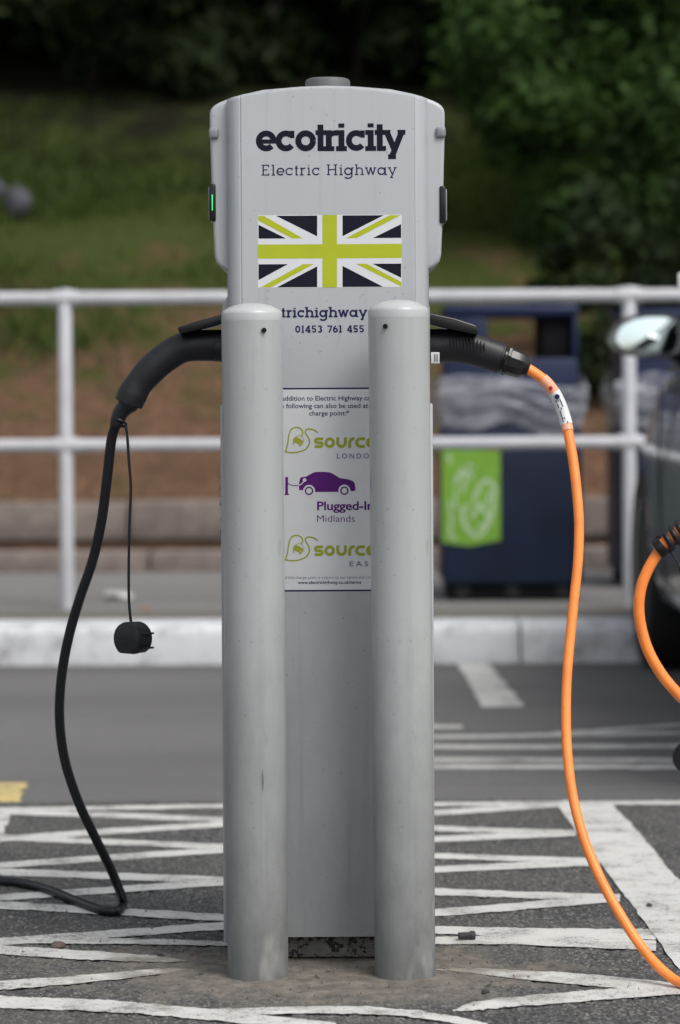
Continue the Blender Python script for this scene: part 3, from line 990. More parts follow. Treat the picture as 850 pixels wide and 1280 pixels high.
# ------------------------------------------------------------------ litter bins
def litter_bin(px0, px1, Y, label, poster=True):
    a = P(px0, 600, Y); b = P(px1, 600, Y)
    cx = (a.x + b.x) / 2; W = b.x - a.x
    root = empty('litter_bin', (cx, Y + 0.25, 0.112))
    tag(root, label, 'litter bin', 'navy litter bins behind the railing')
    D = 0.5
    yf = -0.25
    MB().bbox((0, 0, 0.34), (W, D, 0.57), 0.018, 3).build('cabinet', M['navy'], root)
    MB().bbox((0, 0, 0.028), (W * .93, D * .9, 0.052), 0.006).build('plinth', M['bin_dark'], root)
    for sx in (-1, 0.0, 1):
        MB().bbox((sx * W * .36, yf + .03, 0.03), (0.05, 0.03, 0.058), 0.004).build('foot', M['under'], root)
    # hood: lower blue panel, roof, side walls, see-through opening
    hx = W * .475
    MB().bbox((0, 0, 0.745), (2 * hx, D * .94, 0.245), 0.012).build('hood_panel', M['bin_panel'], root)
    z0, z1 = 0.868, 1.015
    MB().bbox((-hx + 0.075, 0, (z0 + z1) / 2), (0.15, D * .94, z1 - z0 + .002), 0.006).build('hood_side', M['bin_panel'], root)
    MB().bbox((hx - 0.010, 0, (z0 + z1) / 2), (0.02, D * .94, z1 - z0 + .002), 0.004).build('hood_side', M['bin_panel'], root)
    MB().bbox((hx - 0.075, 0, (z0 + z1) / 2), (0.107, D * .80, z1 - z0), 0.002).build('dark_inside_block', M['bin_dark'], root)  # solid dark block put in for the hood's dark inside
    MB().bbox((0, 0, z1 + 0.022), (2 * hx + .006, D * .97, 0.044), 0.014, 3).build('roof', M['bin_panel'], root)
    MB().lathe([(0.0, 0.004), (0.012, 0.004), (0.021, 0.002), (0.022, 0.0)], (W * .5 - .095, yf - 0.004, 0.605 - 0.03), 20, 'Y').build('lock', M['lock'], root)
    # bag film round the rim
    mb = MB()
    rr = random.Random(int(px0))
    nu, nv = 260, 14
    vs = []
    fo = [(rr.choice((2, 3, 5, 7, 9, 12)), rr.uniform(0, 6), rr.uniform(.3, 1), rr.uniform(5, 26)) for _ in range(7)]
    for j in range(nv + 1):
        v = j / nv
        for i in range(nu):
            t = 2 * math.pi * i / nu
            c, s = math.cos(t), math.sin(t)
            k = 1.0 / max(abs(c), abs(s)) ** .82
            wob = sum(q[2] * math.sin(q[0] * t + q[1] + v * q[3]) for q in fo) / 4
            bul = 0.006 + 0.026 * min(1, v * 1.6) ** 1.2 * (1 - max(0, v - .85) * 3.5)
            rx = W / 2 + bul * (1 + .45 * wob); ry = D / 2 + bul * (1 + .55 * wob)
            x = max(-1, min(1, c * k)) * rx; y = max(-1, min(1, s * k)) * ry
            vs.append((x + .0015 * rr.uniform(-1, 1), y + .0015 * rr.uniform(-1, 1), 0.605 + 0.185 * v + 0.02 * math.sin(3 * t + 1) + .018 * wob * v - (0.02 * (1 - v) * math.sin(5 * t))))
    fs = []
    for j in range(nv):
        for i in range(nu):
            k = (i + 1) % nu
            fs.append((j * nu + i, j * nu + k, (j + 1) * nu + k, (j + 1) * nu + i))
    mb.add(vs, fs).build('bin_liner', M['bag'], root, 60)
    if poster:
        pz0, pz1 = 0.205, 0.57
        px_0, px_1 = -W / 2 - 0.002, -W / 2 + 0.207
        MB().prism([(px_0, pz0 + .006), (px_0 + .09, pz0 - .008), (px_1, pz0 + .012), (px_1, pz1), (px_0, pz1)], yf - .004, yf - .0005).build('poster', M['poster_green'], root, 0)
        # loose white drawing on it
        f = lambda u, v: Vector((px_0 + (px_1 - px_0) * u, pz1 - (pz1 - pz0) * v, 0))
        lay = 0
        pr = MB()
        def curve2(pts, wd):
            nonlocal lay
            lay += 1
            ribbon(pr, [(p.x, p.y) for p in catmull([f(*q) for q in pts], 6)], wd, yf - .005 - lay * .0002)
        curve2([(.60, .52), (.66, .42), (.78, .38), (.90, .45), (.88, .60), (.80, .80), (.60, .92), (.42, .84), (.35, .70), (.45, .62)], .014)
        curve2([(.50, .75), (.60, .66), (.75, .68), (.78, .78), (.62, .84)], .012)
        curve2([(.55, .50), (.58, .60), (.70, .62), (.80, .55), (.80, .47)], .010)
        curve2([(.22, .42), (.30, .32), (.45, .30), (.52, .36)], .014)
        curve2([(.32, .25), (.40, .36), (.34, .50)], .010)
        curve2([(.42, .22), (.55, .26)], .012)
        curve2([(.25, .45), (.22, .60), (.30, .66)], .008)
        curve2([(.12, .58), (.16, .75), (.14, .90), (.24, .96)], .010)
        curve2([(.10, .12), (.16, .22)], .010)
        curve2([(.38, .04), (.44, .09)], .012)
        pr.build('drawing', M['poster_white2'], root, 0)
        rd = MB(); ribbon(rd, [(f(.80, .05).x, f(.80, .05).y), (f(.95, .07).x, f(.95, .07).y)], .022, yf - .0052)
        rd.build('print', M['poster_red'], root, 0)
    return root

def ribbon(mb, pts, wd, y, closed=False):
    """flat stroke in the x,z plane at depth y facing -Y"""
    P_ = [Vector((p[0], p[1])) for p in pts]
    n = len(P_)
    if not hasattr(wd, '__len__'): wd = [wd] * n
    vs = []
    for i in range(n):
        if closed:
            a, b = P_[i - 1], P_[(i + 1) % n]
        else:
            a, b = P_[max(i - 1, 0)], P_[min(i + 1, n - 1)]
        e1 = (P_[i] - a); e2 = (b - P_[i])
        if e1.length < 1e-9: e1 = e2
        if e2.length < 1e-9: e2 = e1
        e1.normalize(); e2.normalize()
        n1 = Vector((-e1.y, e1.x)); n2 = Vector((-e2.y, e2.x))
        m = n1 + n2
        m = m / max(0.4, m.length_squared / 2)
        q = P_[i] + m * wd[i] / 2; r = P_[i] - m * wd[i] / 2
        vs += [(q.x, y, q.y), (r.x, y, r.y)]
    fs = []
    for i in range(n if closed else n - 1):
        j = (i + 1) % n
        fs.append((2 * i, 2 * i + 1, 2 * j + 1, 2 * j))
    mb.add(vs, fs)

litter_bin(553, 728, 10.75, 'navy litter bin with a green poster on its left corner')
litter_bin(773, 948, 11.4, 'navy litter bin partly hidden behind the railing post and the car', False)

# litter
g = G(150, 749, .112)
lt = rock('paper_scrap', (g.x, g.y, .108), (.062, .05, .018), M['bag_white'], seed=31, sub=3, amp=.35)
tag(lt, 'crumpled white scrap on the pavement behind the hanging cap', 'litter')
g = G(182, 762, .112)
lt = rock('dead_leaf', (g.x, g.y, .110), (.016, .012, .006), M['leaf_litter'], seed=32, amp=.3)
tag(lt, 'orange dead leaf at the back of the kerb', 'leaf')
g = G(757, 679, .112)
lb_ = empty('plastic_bag', (g.x, g.y - .3, .112))
tag(lb_, 'crumpled white plastic bag on the pavement between the bins', 'plastic bag')
o = rock('bag_body', (0.01, 0, 0), (.075, .06, .050), M['bag_white'], lb_, 33, 3, amp=.35)
o = rock('bag_top', (-.012, .0, .07), (.038, .035, .058), M['bag_white'], lb_, 34, 3, amp=.3)

# ------------------------------------------------------------------ car at right
def build_car():
    W = 0.87
    fx = 1.80
    YA = 9.40           # front axle
    root = empty('parked_car', (fx, 8.1, 0))
    tag(root, 'dark grey hatchback parked nose to the kerb at the right edge', 'car')
    L0, L1 = -1.95, 2.10     # rear, nose (local y)
    ya, yb = YA - 8.1, -1.22
    ns = 110
    ys = np.linspace(L0, L1, ns)
    def hw(y):
        w_ = W
        if y > 0.9: w_ -= 0.30 * ((y - 0.9) / 1.2) ** 2.6
        if y < -1.3: w_ -= 0.12 * ((-1.3 - y) / .65) ** 2
        return w_
    def top(y):
        # bonnet / belt line
        return float(np.interp(y, [L0, -1.85, -1.5, 0.55, 0.9, 1.6, 1.95, L1], [.60, .86, .96, .93, .92, .80, .68, .50]))
    def bot(y):
        z = .235 if y < 1.6 else .22
        for yc in (ya, yb):
            d = abs(y - yc)
            if d < .36: z = max(z, .31 + math.sqrt(.36 ** 2 - d * d))
        if y < L0 + .08: z = .40
        if y > L1 - .06: z = .30
        return z
    def section(y):
        w_ = hw(y); zt2 = top(y); zb2 = bot(y)
        zs = [zb2, max(zb2, .30), max(zb2 + .01, .42), max(zb2 + .02, min(.60, zt2 - .12)), zt2 - .09, zt2 - .03, zt2]
        zs = [min(z, zt2) for z in zs]
        for k in range(1, 7): zs[k] = max(zs[k], zs[k - 1] + .002)
        xf = [.955, .985, 1.0, 1.0, .975, .94, .88]
        pts = [(w_ * f, z) for f, z in zip(xf, zs)]
        pts += [(w_ * .55, zs[-1] + .025), (0.0, zs[-1] + .035)]
        return pts
    vs, fs = [], []
    m = None
    for y in ys:
        half = section(y)
        ring = [(-x, y, z) for x, z in half] + [(x, y, z) for x, z in reversed(half[:-1])]
        m = len(ring)
        vs += ring
    for i in range(ns - 1):
        for k in range(m - 1):
            fs.append((i * m + k, (i + 1) * m + k, (i + 1) * m + k + 1, i * m + k + 1))
    fs.append(tuple(range(m))); fs.append(tuple(reversed([(ns - 1) * m + k for k in range(m)])))
    MB().add(vs, fs).build('body', M['car'], root, 28)
    # dark underbody and inner arches
    MB().bbox((0, .05, .34), (1.30, 3.9, .24), .03).build('underbody', M['under'], root)
    # greenhouse
    def loft(stations, name, mat, sm=40):
        v2, f2 = [], []
        mm = None
        for y, z0, z1, w0, w1 in stations:
            ring = [(-w0, y, z0), (-(w0 * .35 + w1 * .65), y, z0 * .45 + z1 * .55), (-w1, y, z1 - .03), (-w1 * .85, y, z1), (0, y, z1 + .012), (w1 * .85, y, z1), (w1, y, z1 - .03), (w0 * .35 + w1 * .65, y, z0 * .45 + z1 * .55), (w0, y, z0)]
            mm = len(ring); v2 += ring
        for i in range(len(stations) - 1):
            for k in range(mm - 1):
                f2.append((i * mm + k, (i + 1) * mm + k, (i + 1) * mm + k + 1, i * mm + k + 1))
        f2.append(tuple(range(mm))); f2.append(tuple(reversed([(len(stations) - 1) * mm + k for k in range(mm)])))
        return MB().add(v2, f2).build(name, mat, root, sm)
    loft([(-1.78, .94, 1.02, .72, .66), (-1.5, .95, 1.34, .77, .60), (-.9, .95, 1.44, .78, .60), (-.1, .95, 1.45, .78, .60), (.35, .94, 1.36, .77, .60), (.78, .92, 1.08, .76, .68), (.98, .91, .95, .74, .72)], 'window_glass', M['glass_dark'])
    # roof and pillars
    rf = MB()
    rs = [(-1.58, 1.31, .60), (-1.3, 1.415, .615), (-.8, 1.465, .62), (-.1, 1.475, .62), (.3, 1.40, .62), (.42, 1.355, .62)]
    v2, f2 = [], []
    for y, z, ww_ in rs:
        v2 += [(-ww_, y, z - .055), (-ww_ * .9, y, z - .005), (0, y, z + .018), (ww_ * .9, y, z - .005), (ww_, y, z - .055)]
    for i in range(len(rs) - 1):
        for k in range(4): f2.append((i * 5 + k, (i + 1) * 5 + k, (i + 1) * 5 + k + 1, i * 5 + k + 1))
    rf.add(v2, f2).build('roof', M['car'], root, 50)
    for s in (-1, 1):
        MB().sweep([(s * .615, .40, 1.33), (s * .70, .72, 1.12), (s * .765, 1.0, .94)], [.028, .028, .03], 8).build('pillar', M['car'], root)
        MB().sweep([(s * .615, -1.5, 1.33), (s * .69, -1.66, 1.15), (s * .75, -1.74, .95)], [.05, .06, .075], 8).build('pillar', M['car'], root)
        MB().sweep([(s * .618, -.35, 1.43), (s * .71, -.40, 1.18), (s * .79, -.40, .945)], [.022, .022, .026], 8).build('pillar', M['gloss_black'], root)
        # trim strip at belt, door seams, handle
        MB().sweep([(s * (.815), .85, .925), (s * .82, 0, .945), (s * .815, -1.3, .955)], .011, 8).build('belt_trim', M['gloss_black'], root)
        MB().sweep([(s * (W + .002), -.38, .90), (s * (W + .004), -.38, .6), (s * (W - .008), -.38, .27)], .0035, 6).build('door_seam', M['under'], root)
        MB().sweep([(s * (W + .0), .62, .88), (s * (W + .004), .62, .6), (s * (W - .008), .58, .27)], .0035, 6).build('door_seam', M['under'], root)
        MB().bbox((s * (W + .018), -.20, .80), (.022, .17, .028), .010, 3).build('door_handle', M['car'], root)
        MB().sweep([(s * (hw(1.62) - .10), 1.60, .75), (s * (hw(1.85) - .09), 1.86, .66), (s * (hw(2.0) - .14), 2.03, .58)], [.03, .065, .04], 12).build('headlight', M['head'], root)
        MB().bbox((s * (W - .17), L0 - .004, .84), (.16, .06, .22), .03, 3).build('tail_light', M['tail'], root)
    MB().bbox((0, L1 - .01, .40), (1.0, .05, .20), .02).build('grille', M['gloss_black'], root)
    MB().bbox((0, L0 - .004, .50), (.9, .05, .14), .02).build('rear_bumper', M['car'], root)
    # wheels
    for yc in (ya, yb):
        for s in (-1, 1):
            wl = empty('wheel', (s * (W - .105), yc, .312))
            wl.parent = root
            tp = [(.20, -.09), (.285, -.098), (.302, -.088), (.311, -.06), (.311, .06), (.302, .088), (.285, .098), (.20, .09)]
            MB().lathe(tp, (0, 0, 0), 48, 'X').build('tyre', M['tyre'], wl)
            rim = MB().lathe([(.205, -.088), (.205, .088), (.218, .094), (.212, .075), (.19, .05), (.19, -.08)], (0, 0, 0), 40, 'X')
            rim.lathe([(0, .03), (.055, .03), (.06, .068), (.03, .08), (0, .08)], (0, 0, 0), 20, 'X')
            for k in range(7):
                a = 2 * math.pi * k / 7
                rot = Matrix.Rotation(a, 3, 'X')
                rim.bbox(rot @ Vector((.070, .125, 0)), (.022, .165, .040), .008, 2, rot)
            ro = rim.build('rim', M['alu'], wl)
            if s < 0: ro.scale = (-1, 1, 1)
    # door mirrors
    for s in (-1, 1):
        sh = MB()
        # shell: rounded lens, open towards the rear (local -y)
        prof2 = [(0.000, .060), (.025, .085), (.05, .096), (.072, .098), (.088, .095)]
        ol = [(-.105, -.008), (-.098, .022), (-.078, .046), (-.045, .062), (0.0, .070), (.05, .070), (.085, .064), (.10, .045), (.102, 0.0), (.094, -.035), (.07, -.048), (.0, -.052), (-.05, -.046), (-.085, -.030)]
        def ringy(sc_, y):
            return [(p[0] * sc_, y, p[1] * sc_) for p in ol]
        rings = [ringy(.90, .006), ringy(.97, -.002), ringy(1.0, .012), ringy(1.0, .05), ringy(.93, .10), ringy(.72, .135), ringy(.35, .152)]
        v3 = [p for r4 in rings for p in r4]
        nn = len(ol); f3 = []
        for i in range(len(rings) - 1):
            for k in range(nn):
                j = (k + 1) % nn
                f3.append((i * nn + k, i * nn + j, (i + 1) * nn + j, (i + 1) * nn + k))
        f3.append(tuple(range(nn))); f3.append(tuple(reversed([(len(rings) - 1) * nn + k for k in range(nn)])))
        sh.add(v3, f3)
        mo = sh.build('door_mirror', M['car'], root, 50)
        mo.location = (s * .955, .18, 1.005)
        mo.scale = (-s, 1, 1)
        gm = MB(); gv = [(0.0, -.0075, 0.0)]; gf = []
        for q in (.35, .7, 1.0):
            gv += [(p[0] * .84 * q + .002, -.0045 - .003 * (1 - q * q), p[1] * .84 * q) for p in ol]
        for k in range(nn):
            j = (k + 1) % nn
            gf.append((0, 1 + k, 1 + j))
            for q in range(2):
                gf.append((1 + q * nn + k, 1 + (q + 1) * nn + k, 1 + (q + 1) * nn + j, 1 + q * nn + j))
        gl = gm.add(gv, gf).build('mirror_glass', M['mirror'], mo, 80)
        gl.rotation_euler = (R(-4.5), 0, R(-2 * s))
        gl.location = (0, -.006, 0)
        MB().sweep([(s * .895, .21, .985), (s * .85, .25, .955), (s * .80, .28, .935)], [.022, .028, .036], 10).build('mirror_arm', M['gloss_black'], root)
    return root
build_car()

# thin post with white six-sided cap at the right edge
tp_ = P(861, 347, 6.6)
sgn = empty('marker_post', (tp_.x, tp_.y, -0.007))
tag(sgn, 'white six sided cap on a thin dark post at the right edge', 'marker post')
MB().lathe([(.007, 0), (.007, tp_.z - .004)], (0, 0, 0), 12).build('post', M['gloss_black'], sgn)
MB().lathe([(.016, 0), (.027, .003), (.027, .012), (.015, .016), (.013, .011), (0, .010)], (0, -.006, tp_.z + .002), 6, 'Y').build('cap', M['white_label'], sgn, 20)

# ------------------------------------------------------------------ bollards
def bollard(pxt, pyt, pxb, Y, label, mat, hole_px, seed):
    r = 0.0447
    b = P(pxb, 1200, Y); t = P(pxt, pyt, Y)
    root = empty('bollard', (b.x, Y, -0.002))
    tag(root, label, 'bollard', 'bollards guarding the charging post')
    lean = math.atan2(t.x - b.x, t.z)
    root.rotation_euler = (0, lean, 0)
    H = t.z + 0.002
    mb = MB().lathe([(r + .0006, 0), (r + .0006, .004), (r, .012), (r, H * .5), (r, H - .0268), (r - .0002, H - .0266)], (0, 0, 0), 64)
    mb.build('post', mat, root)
    MB().lathe([(r, H - .0266), (r, H - .0164), (r - .0012, H - .0132), (r - .0040, H - .0105), (r - .0095, H - .0072), (r - .018, H - .0038), (r - .030, H - .0012), (0, H)], (0, 0, 0), 64).build('cap', M['cap'], root, 60)
    hp = P(hole_px[0], hole_px[1], Y - r)
    hx = hp.x - (b.x + (t.x - b.x) * hp.z / t.z)
    hy = -math.sqrt(r * r - hx * hx)
    MB().lathe([(0, .0005), (.0036, .0005), (.0036, -.004), (0, -.004)], (hx, hy - .0006, hp.z), 14, 'Y').build('fixing_hole', M['bin_dark'], root)
    # small seating ring of mortar at the foot
    mb = MB()
    rr = random.Random(seed)
    vs = []
    N = 48
    for (q, z) in ((r - .002, .006), (r + .003, .005), (r + .010, .0035), (r + .020, .0)):
        for i in range(N):
            a = 2 * math.pi * i / N
            qq = q + (rr.uniform(-.002, .003) if q > r + .002 else 0)
            vs.append((qq * math.cos(a), qq * math.sin(a), z + rr.uniform(-.0006, .0008)))
    fs = [(k * N + i, (k + 1) * N + i, (k + 1) * N + (i + 1) % N, k * N + (i + 1) % N) for k in range(3) for i in range(N)]
    mb.add(vs, fs).build('foot_mortar', M['mortar'], root)
    return root
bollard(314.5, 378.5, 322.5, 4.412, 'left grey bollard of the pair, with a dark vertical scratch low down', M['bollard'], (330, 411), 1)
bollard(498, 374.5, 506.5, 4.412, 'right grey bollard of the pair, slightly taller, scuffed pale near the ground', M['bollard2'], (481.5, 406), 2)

# ------------------------------------------------------------------ charging post
FY = 4.505
S = FY / FPX
AX = 411.5
def lz(py):
    return P(AX, py, FY).z
ox = P(AX, 640, FY).x
def lx(px, py=640):
    # pixel column to local x, allowing for the slight roll of the camera
    return P(px, py, FY).x - ox
ch = empty('charging_post', (ox, FY, 0))
tag(ch, 'tall grey electric car charging post with a lime and black flag on its head', 'charging post')

def ztop(x):
    X = abs(x) / S
    return lz(106.5) - (np.interp(X, [0, 30, 60, 90, 108, 118, 127], [0, .8, 3.3, 7.6, 11.2, 13.2, 15.6])) * S
HWc = 127 * S   # half width of cover
xs_ = sorted(set([round(v, 5) for v in list(np.linspace(-.128, .128, 41)) + [-.1295, .1295, -.1310, .1310, -.133, .133, -.138, .138, -.143, .143, -.147, .147, -.1497, .1497, -.1513, .1513, -HWc, HWc]]))
def fy(x):
    a = abs(x)
    return float(np.interp(a, [0, .128, .1295, .1310, .133, .138, .143, .147, .1497, .1513, HWc], [0, 0, .0016, .0010, .0014, .0035, .0075, .0135, .022, .034, .05]))
def face_panel(z0, ztf, back=.10, bev=.007):
    mb = MB(); vs = []; fs = []
    cols = []
    for x in xs_:
        y = fy(x); zt3 = ztf(x)
        col = [(x, y, z0), (x, y, z0 + (zt3 - z0) * .5), (x, y, zt3 - bev)]
        for a in (30, 60, 90):
            col.append((x, y + bev * (1 - math.cos(R(a))), zt3 - bev + bev * math.sin(R(a))))
        col.append((x, back, zt3)); col.append((x, back, z0))
        cols.append([len(vs) + i for i in range(len(col))]); vs += col
    n = len(cols[0])
    for a, b in zip(cols[:-1], cols[1:]):
        for k in range(n):
            j = (k + 1) % n
            fs.append((a[k], b[k], b[j], a[j]))
    fs.append(tuple(reversed(cols[0]))); fs.append(tuple(cols[-1]))
    return mb.add(vs, fs)
zb0 = lz(1171)
face_panel(zb0, ztop).build('front_cover', M['charger'], ch, 24)
# crease grooves of the cover
for s in (-1, 1):
    MB().sweep([(s * .1295, .0020, zb0), (s * .1295, .0020, ztop(.1295) - .006)], .0009, 6).build('cover_groove', M['shell'], ch)
# head shell behind cover
def shell_outline():
    r = [(0, 105), (40, 105.5), (80, 109), (108, 115), (124, 120.2), (134, 124.2), (140, 127.4), (143.5, 130.2), (146.2, 134), (147.4, 139), (147.4, 160), (146.3, 200), (145, 250), (143.6, 290), (142.3, 318), (140.5, 326), (134, 332.5), (128.5, 335.5), (126, 337.5)]
    return [(q[0] * S, lz(q[1])) for q in r]
so = shell_outline()
ol = so + [(-x, z) for x, z in reversed(so[1:])]
MB().prism(ol, .030, .30, .0062, 4).build('head_shell', M['shell'], ch, 40)
# column body
zc_ = lz(367)
co = [(134.5 * S, 0.05), (134.5 * S, zc_ - .02), (132 * S, zc_ - .008), (127 * S, zc_)]
MB().prism([(x - 6 * S, z) for x, z in co] + [(-x, z) for x, z in reversed(co)], .060, .27, .008, 3).build('column', M['charger'], ch, 40)
for s in (-1, 1):
    zz = lz(505)
    MB().bbox(((134.5 if s < 0 else 128.5) * s * S, .165, (zz + .02) / 2), (.009, .17, zz - .02), .003).build('side_panel', M['shell'], ch)
for k in range(6):
    py = [598, 612, 622, 632, 652, 668][k]
    MB().bbox((-135.6 * S - .003, .10, lz(py)), (.005, .012, .0028 + .004 * (k % 2)), .001).build('rating_plate', M['seam'], ch)
MB().bbox((0, .155, zb0 / 2 + .02), (.284, .24, zb0 + .03), .004).build('plinth', M['plinth'], ch)
# lamp knob on top
MB().lathe([(.034, -.02), (.034, .006), (.0325, .0095), (.028, .0115), (0, .013)], (0.001, .055, P(412, 97, FY + .055).z - .013), 40).build('top_knob', M['knob'], ch)
# indicator lenses and socket displays on the head sides
for s in (-1, 1):
    a = lz(164)
    MB().bbox((s * 142.2 * S, .046, a), (.0150, .044, .0165), .004, 3).build('indicator_lens', M['lens'], ch)
    x0 = s * 144.2 * S
    z0 = lz(251) if s < 0 else lz(255)
    fr = MB().bbox((x0, .058, z0), (.0095, .062, .056), .003, 3).build('display_bezel', M['gloss_black'], ch)
    MB().bbox((s * (144.2 * S + .0050), .060, z0), (.004, .045, .048), .0015).build('display_window', M['lens'], fr)
    if s < 0:
        MB().bbox((s * (144.2 * S + .0004), .0268, lz(251)), (.0018, .0016, .024), .0005).build('status_light', M['led'], fr)
# hinged lids over the two sockets
zl = lz(404)
for s in (-1, 1):
    if s < 0:
        pts = [(222, 415.5), (218.5, 409), (219.5, 406.5), (245, 398.5), (290, 387), (290, 399), (258, 407), (232, 413)]
    else:
        pts = [(520, 386), (537, 389.5), (570, 396.5), (597, 405.5), (600.5, 409), (600, 418), (590, 416.5), (560, 409.5), (520, 400)]
    o2 = [(lx(px, py), lz(py)) for px, py in pts]
    MB().prism(o2, .075, .150, .003, 3).build('socket_lid', M['gloss_black'], ch, 40)
# sockets (behind the bollards)
for s in (-1, 1):
    MB().lathe([(.021, 0), (.021, .012), (.019, .014), (0, .014)] if s > 0 else [(0, -.014), (.019, -.014), (.021, -.012), (.021, 0)], (s * 134.5 * S, .115, lz(433)), 28, 'X').build('socket', M['handset'], ch)

# ---- print on the front --------------------------------------------------
def poly(mb, pts, y):
    y *= .3
    vs = [(lx(px, py), y, lz(py)) for px, py in pts]
    a = sum(vs[i][0] * vs[(i + 1) % len(vs)][2] - vs[(i + 1) % len(vs)][0] * vs[i][2] for i in range(len(vs)))
    if a < 0: vs.reverse()
    mb.add(vs, [tuple(range(len(vs)))])
C1 = lambda x, y: (240 + x / 2.4286, 80 + y / 2.4286)
flag = MB(); poly(flag, [C1(200, 458), C1(637, 458), C1(637, 678), C1(200, 678)], -.0004)
fl = flag.build('flag_sticker', M['flag_white'], ch, 0)
for t in ([(255, 460), (380, 460), (380, 523)], [(202, 487), (202, 529), (286, 529)], [(457, 460), (582, 460), (457, 523)], [(635, 487), (635, 529), (549, 529)],
          [(202, 607), (291, 607), (202, 655)], [(258, 677), (380, 677), (380, 614)], [(457, 677), (457, 613), (580, 677)], [(635, 607), (635, 650), (548, 607)]):
    nv = MB(); poly(nv, [C1(*q) for q in t], -.0008); nv.build('flag_triangle', M['ink'], fl, 0)
for k, t in enumerate(([(396, 458), (440, 458), (440, 678), (396, 678)], [(200, 547), (637, 547), (637, 590), (200, 590)])):
    gn = MB(); poly(gn, [C1(*q) for q in t], -.0010 + .0002 * k); gn.build('flag_bar', M['flag_lime'], fl, 0)
for t in ([(201, 460), (218, 460), (337, 529), (304, 529), (201, 474)], [(600, 460), (634, 460), (500, 529), (467, 529)],
          [(208, 677), (240, 677), (370, 607), (337, 607)], [(497, 607), (530, 607), (636, 663), (636, 677)]):
    gn = MB(); poly(gn, [C1(*q) for q in t], -.0007); gn.build('flag_diagonal', M['flag_lime'], fl, 0)

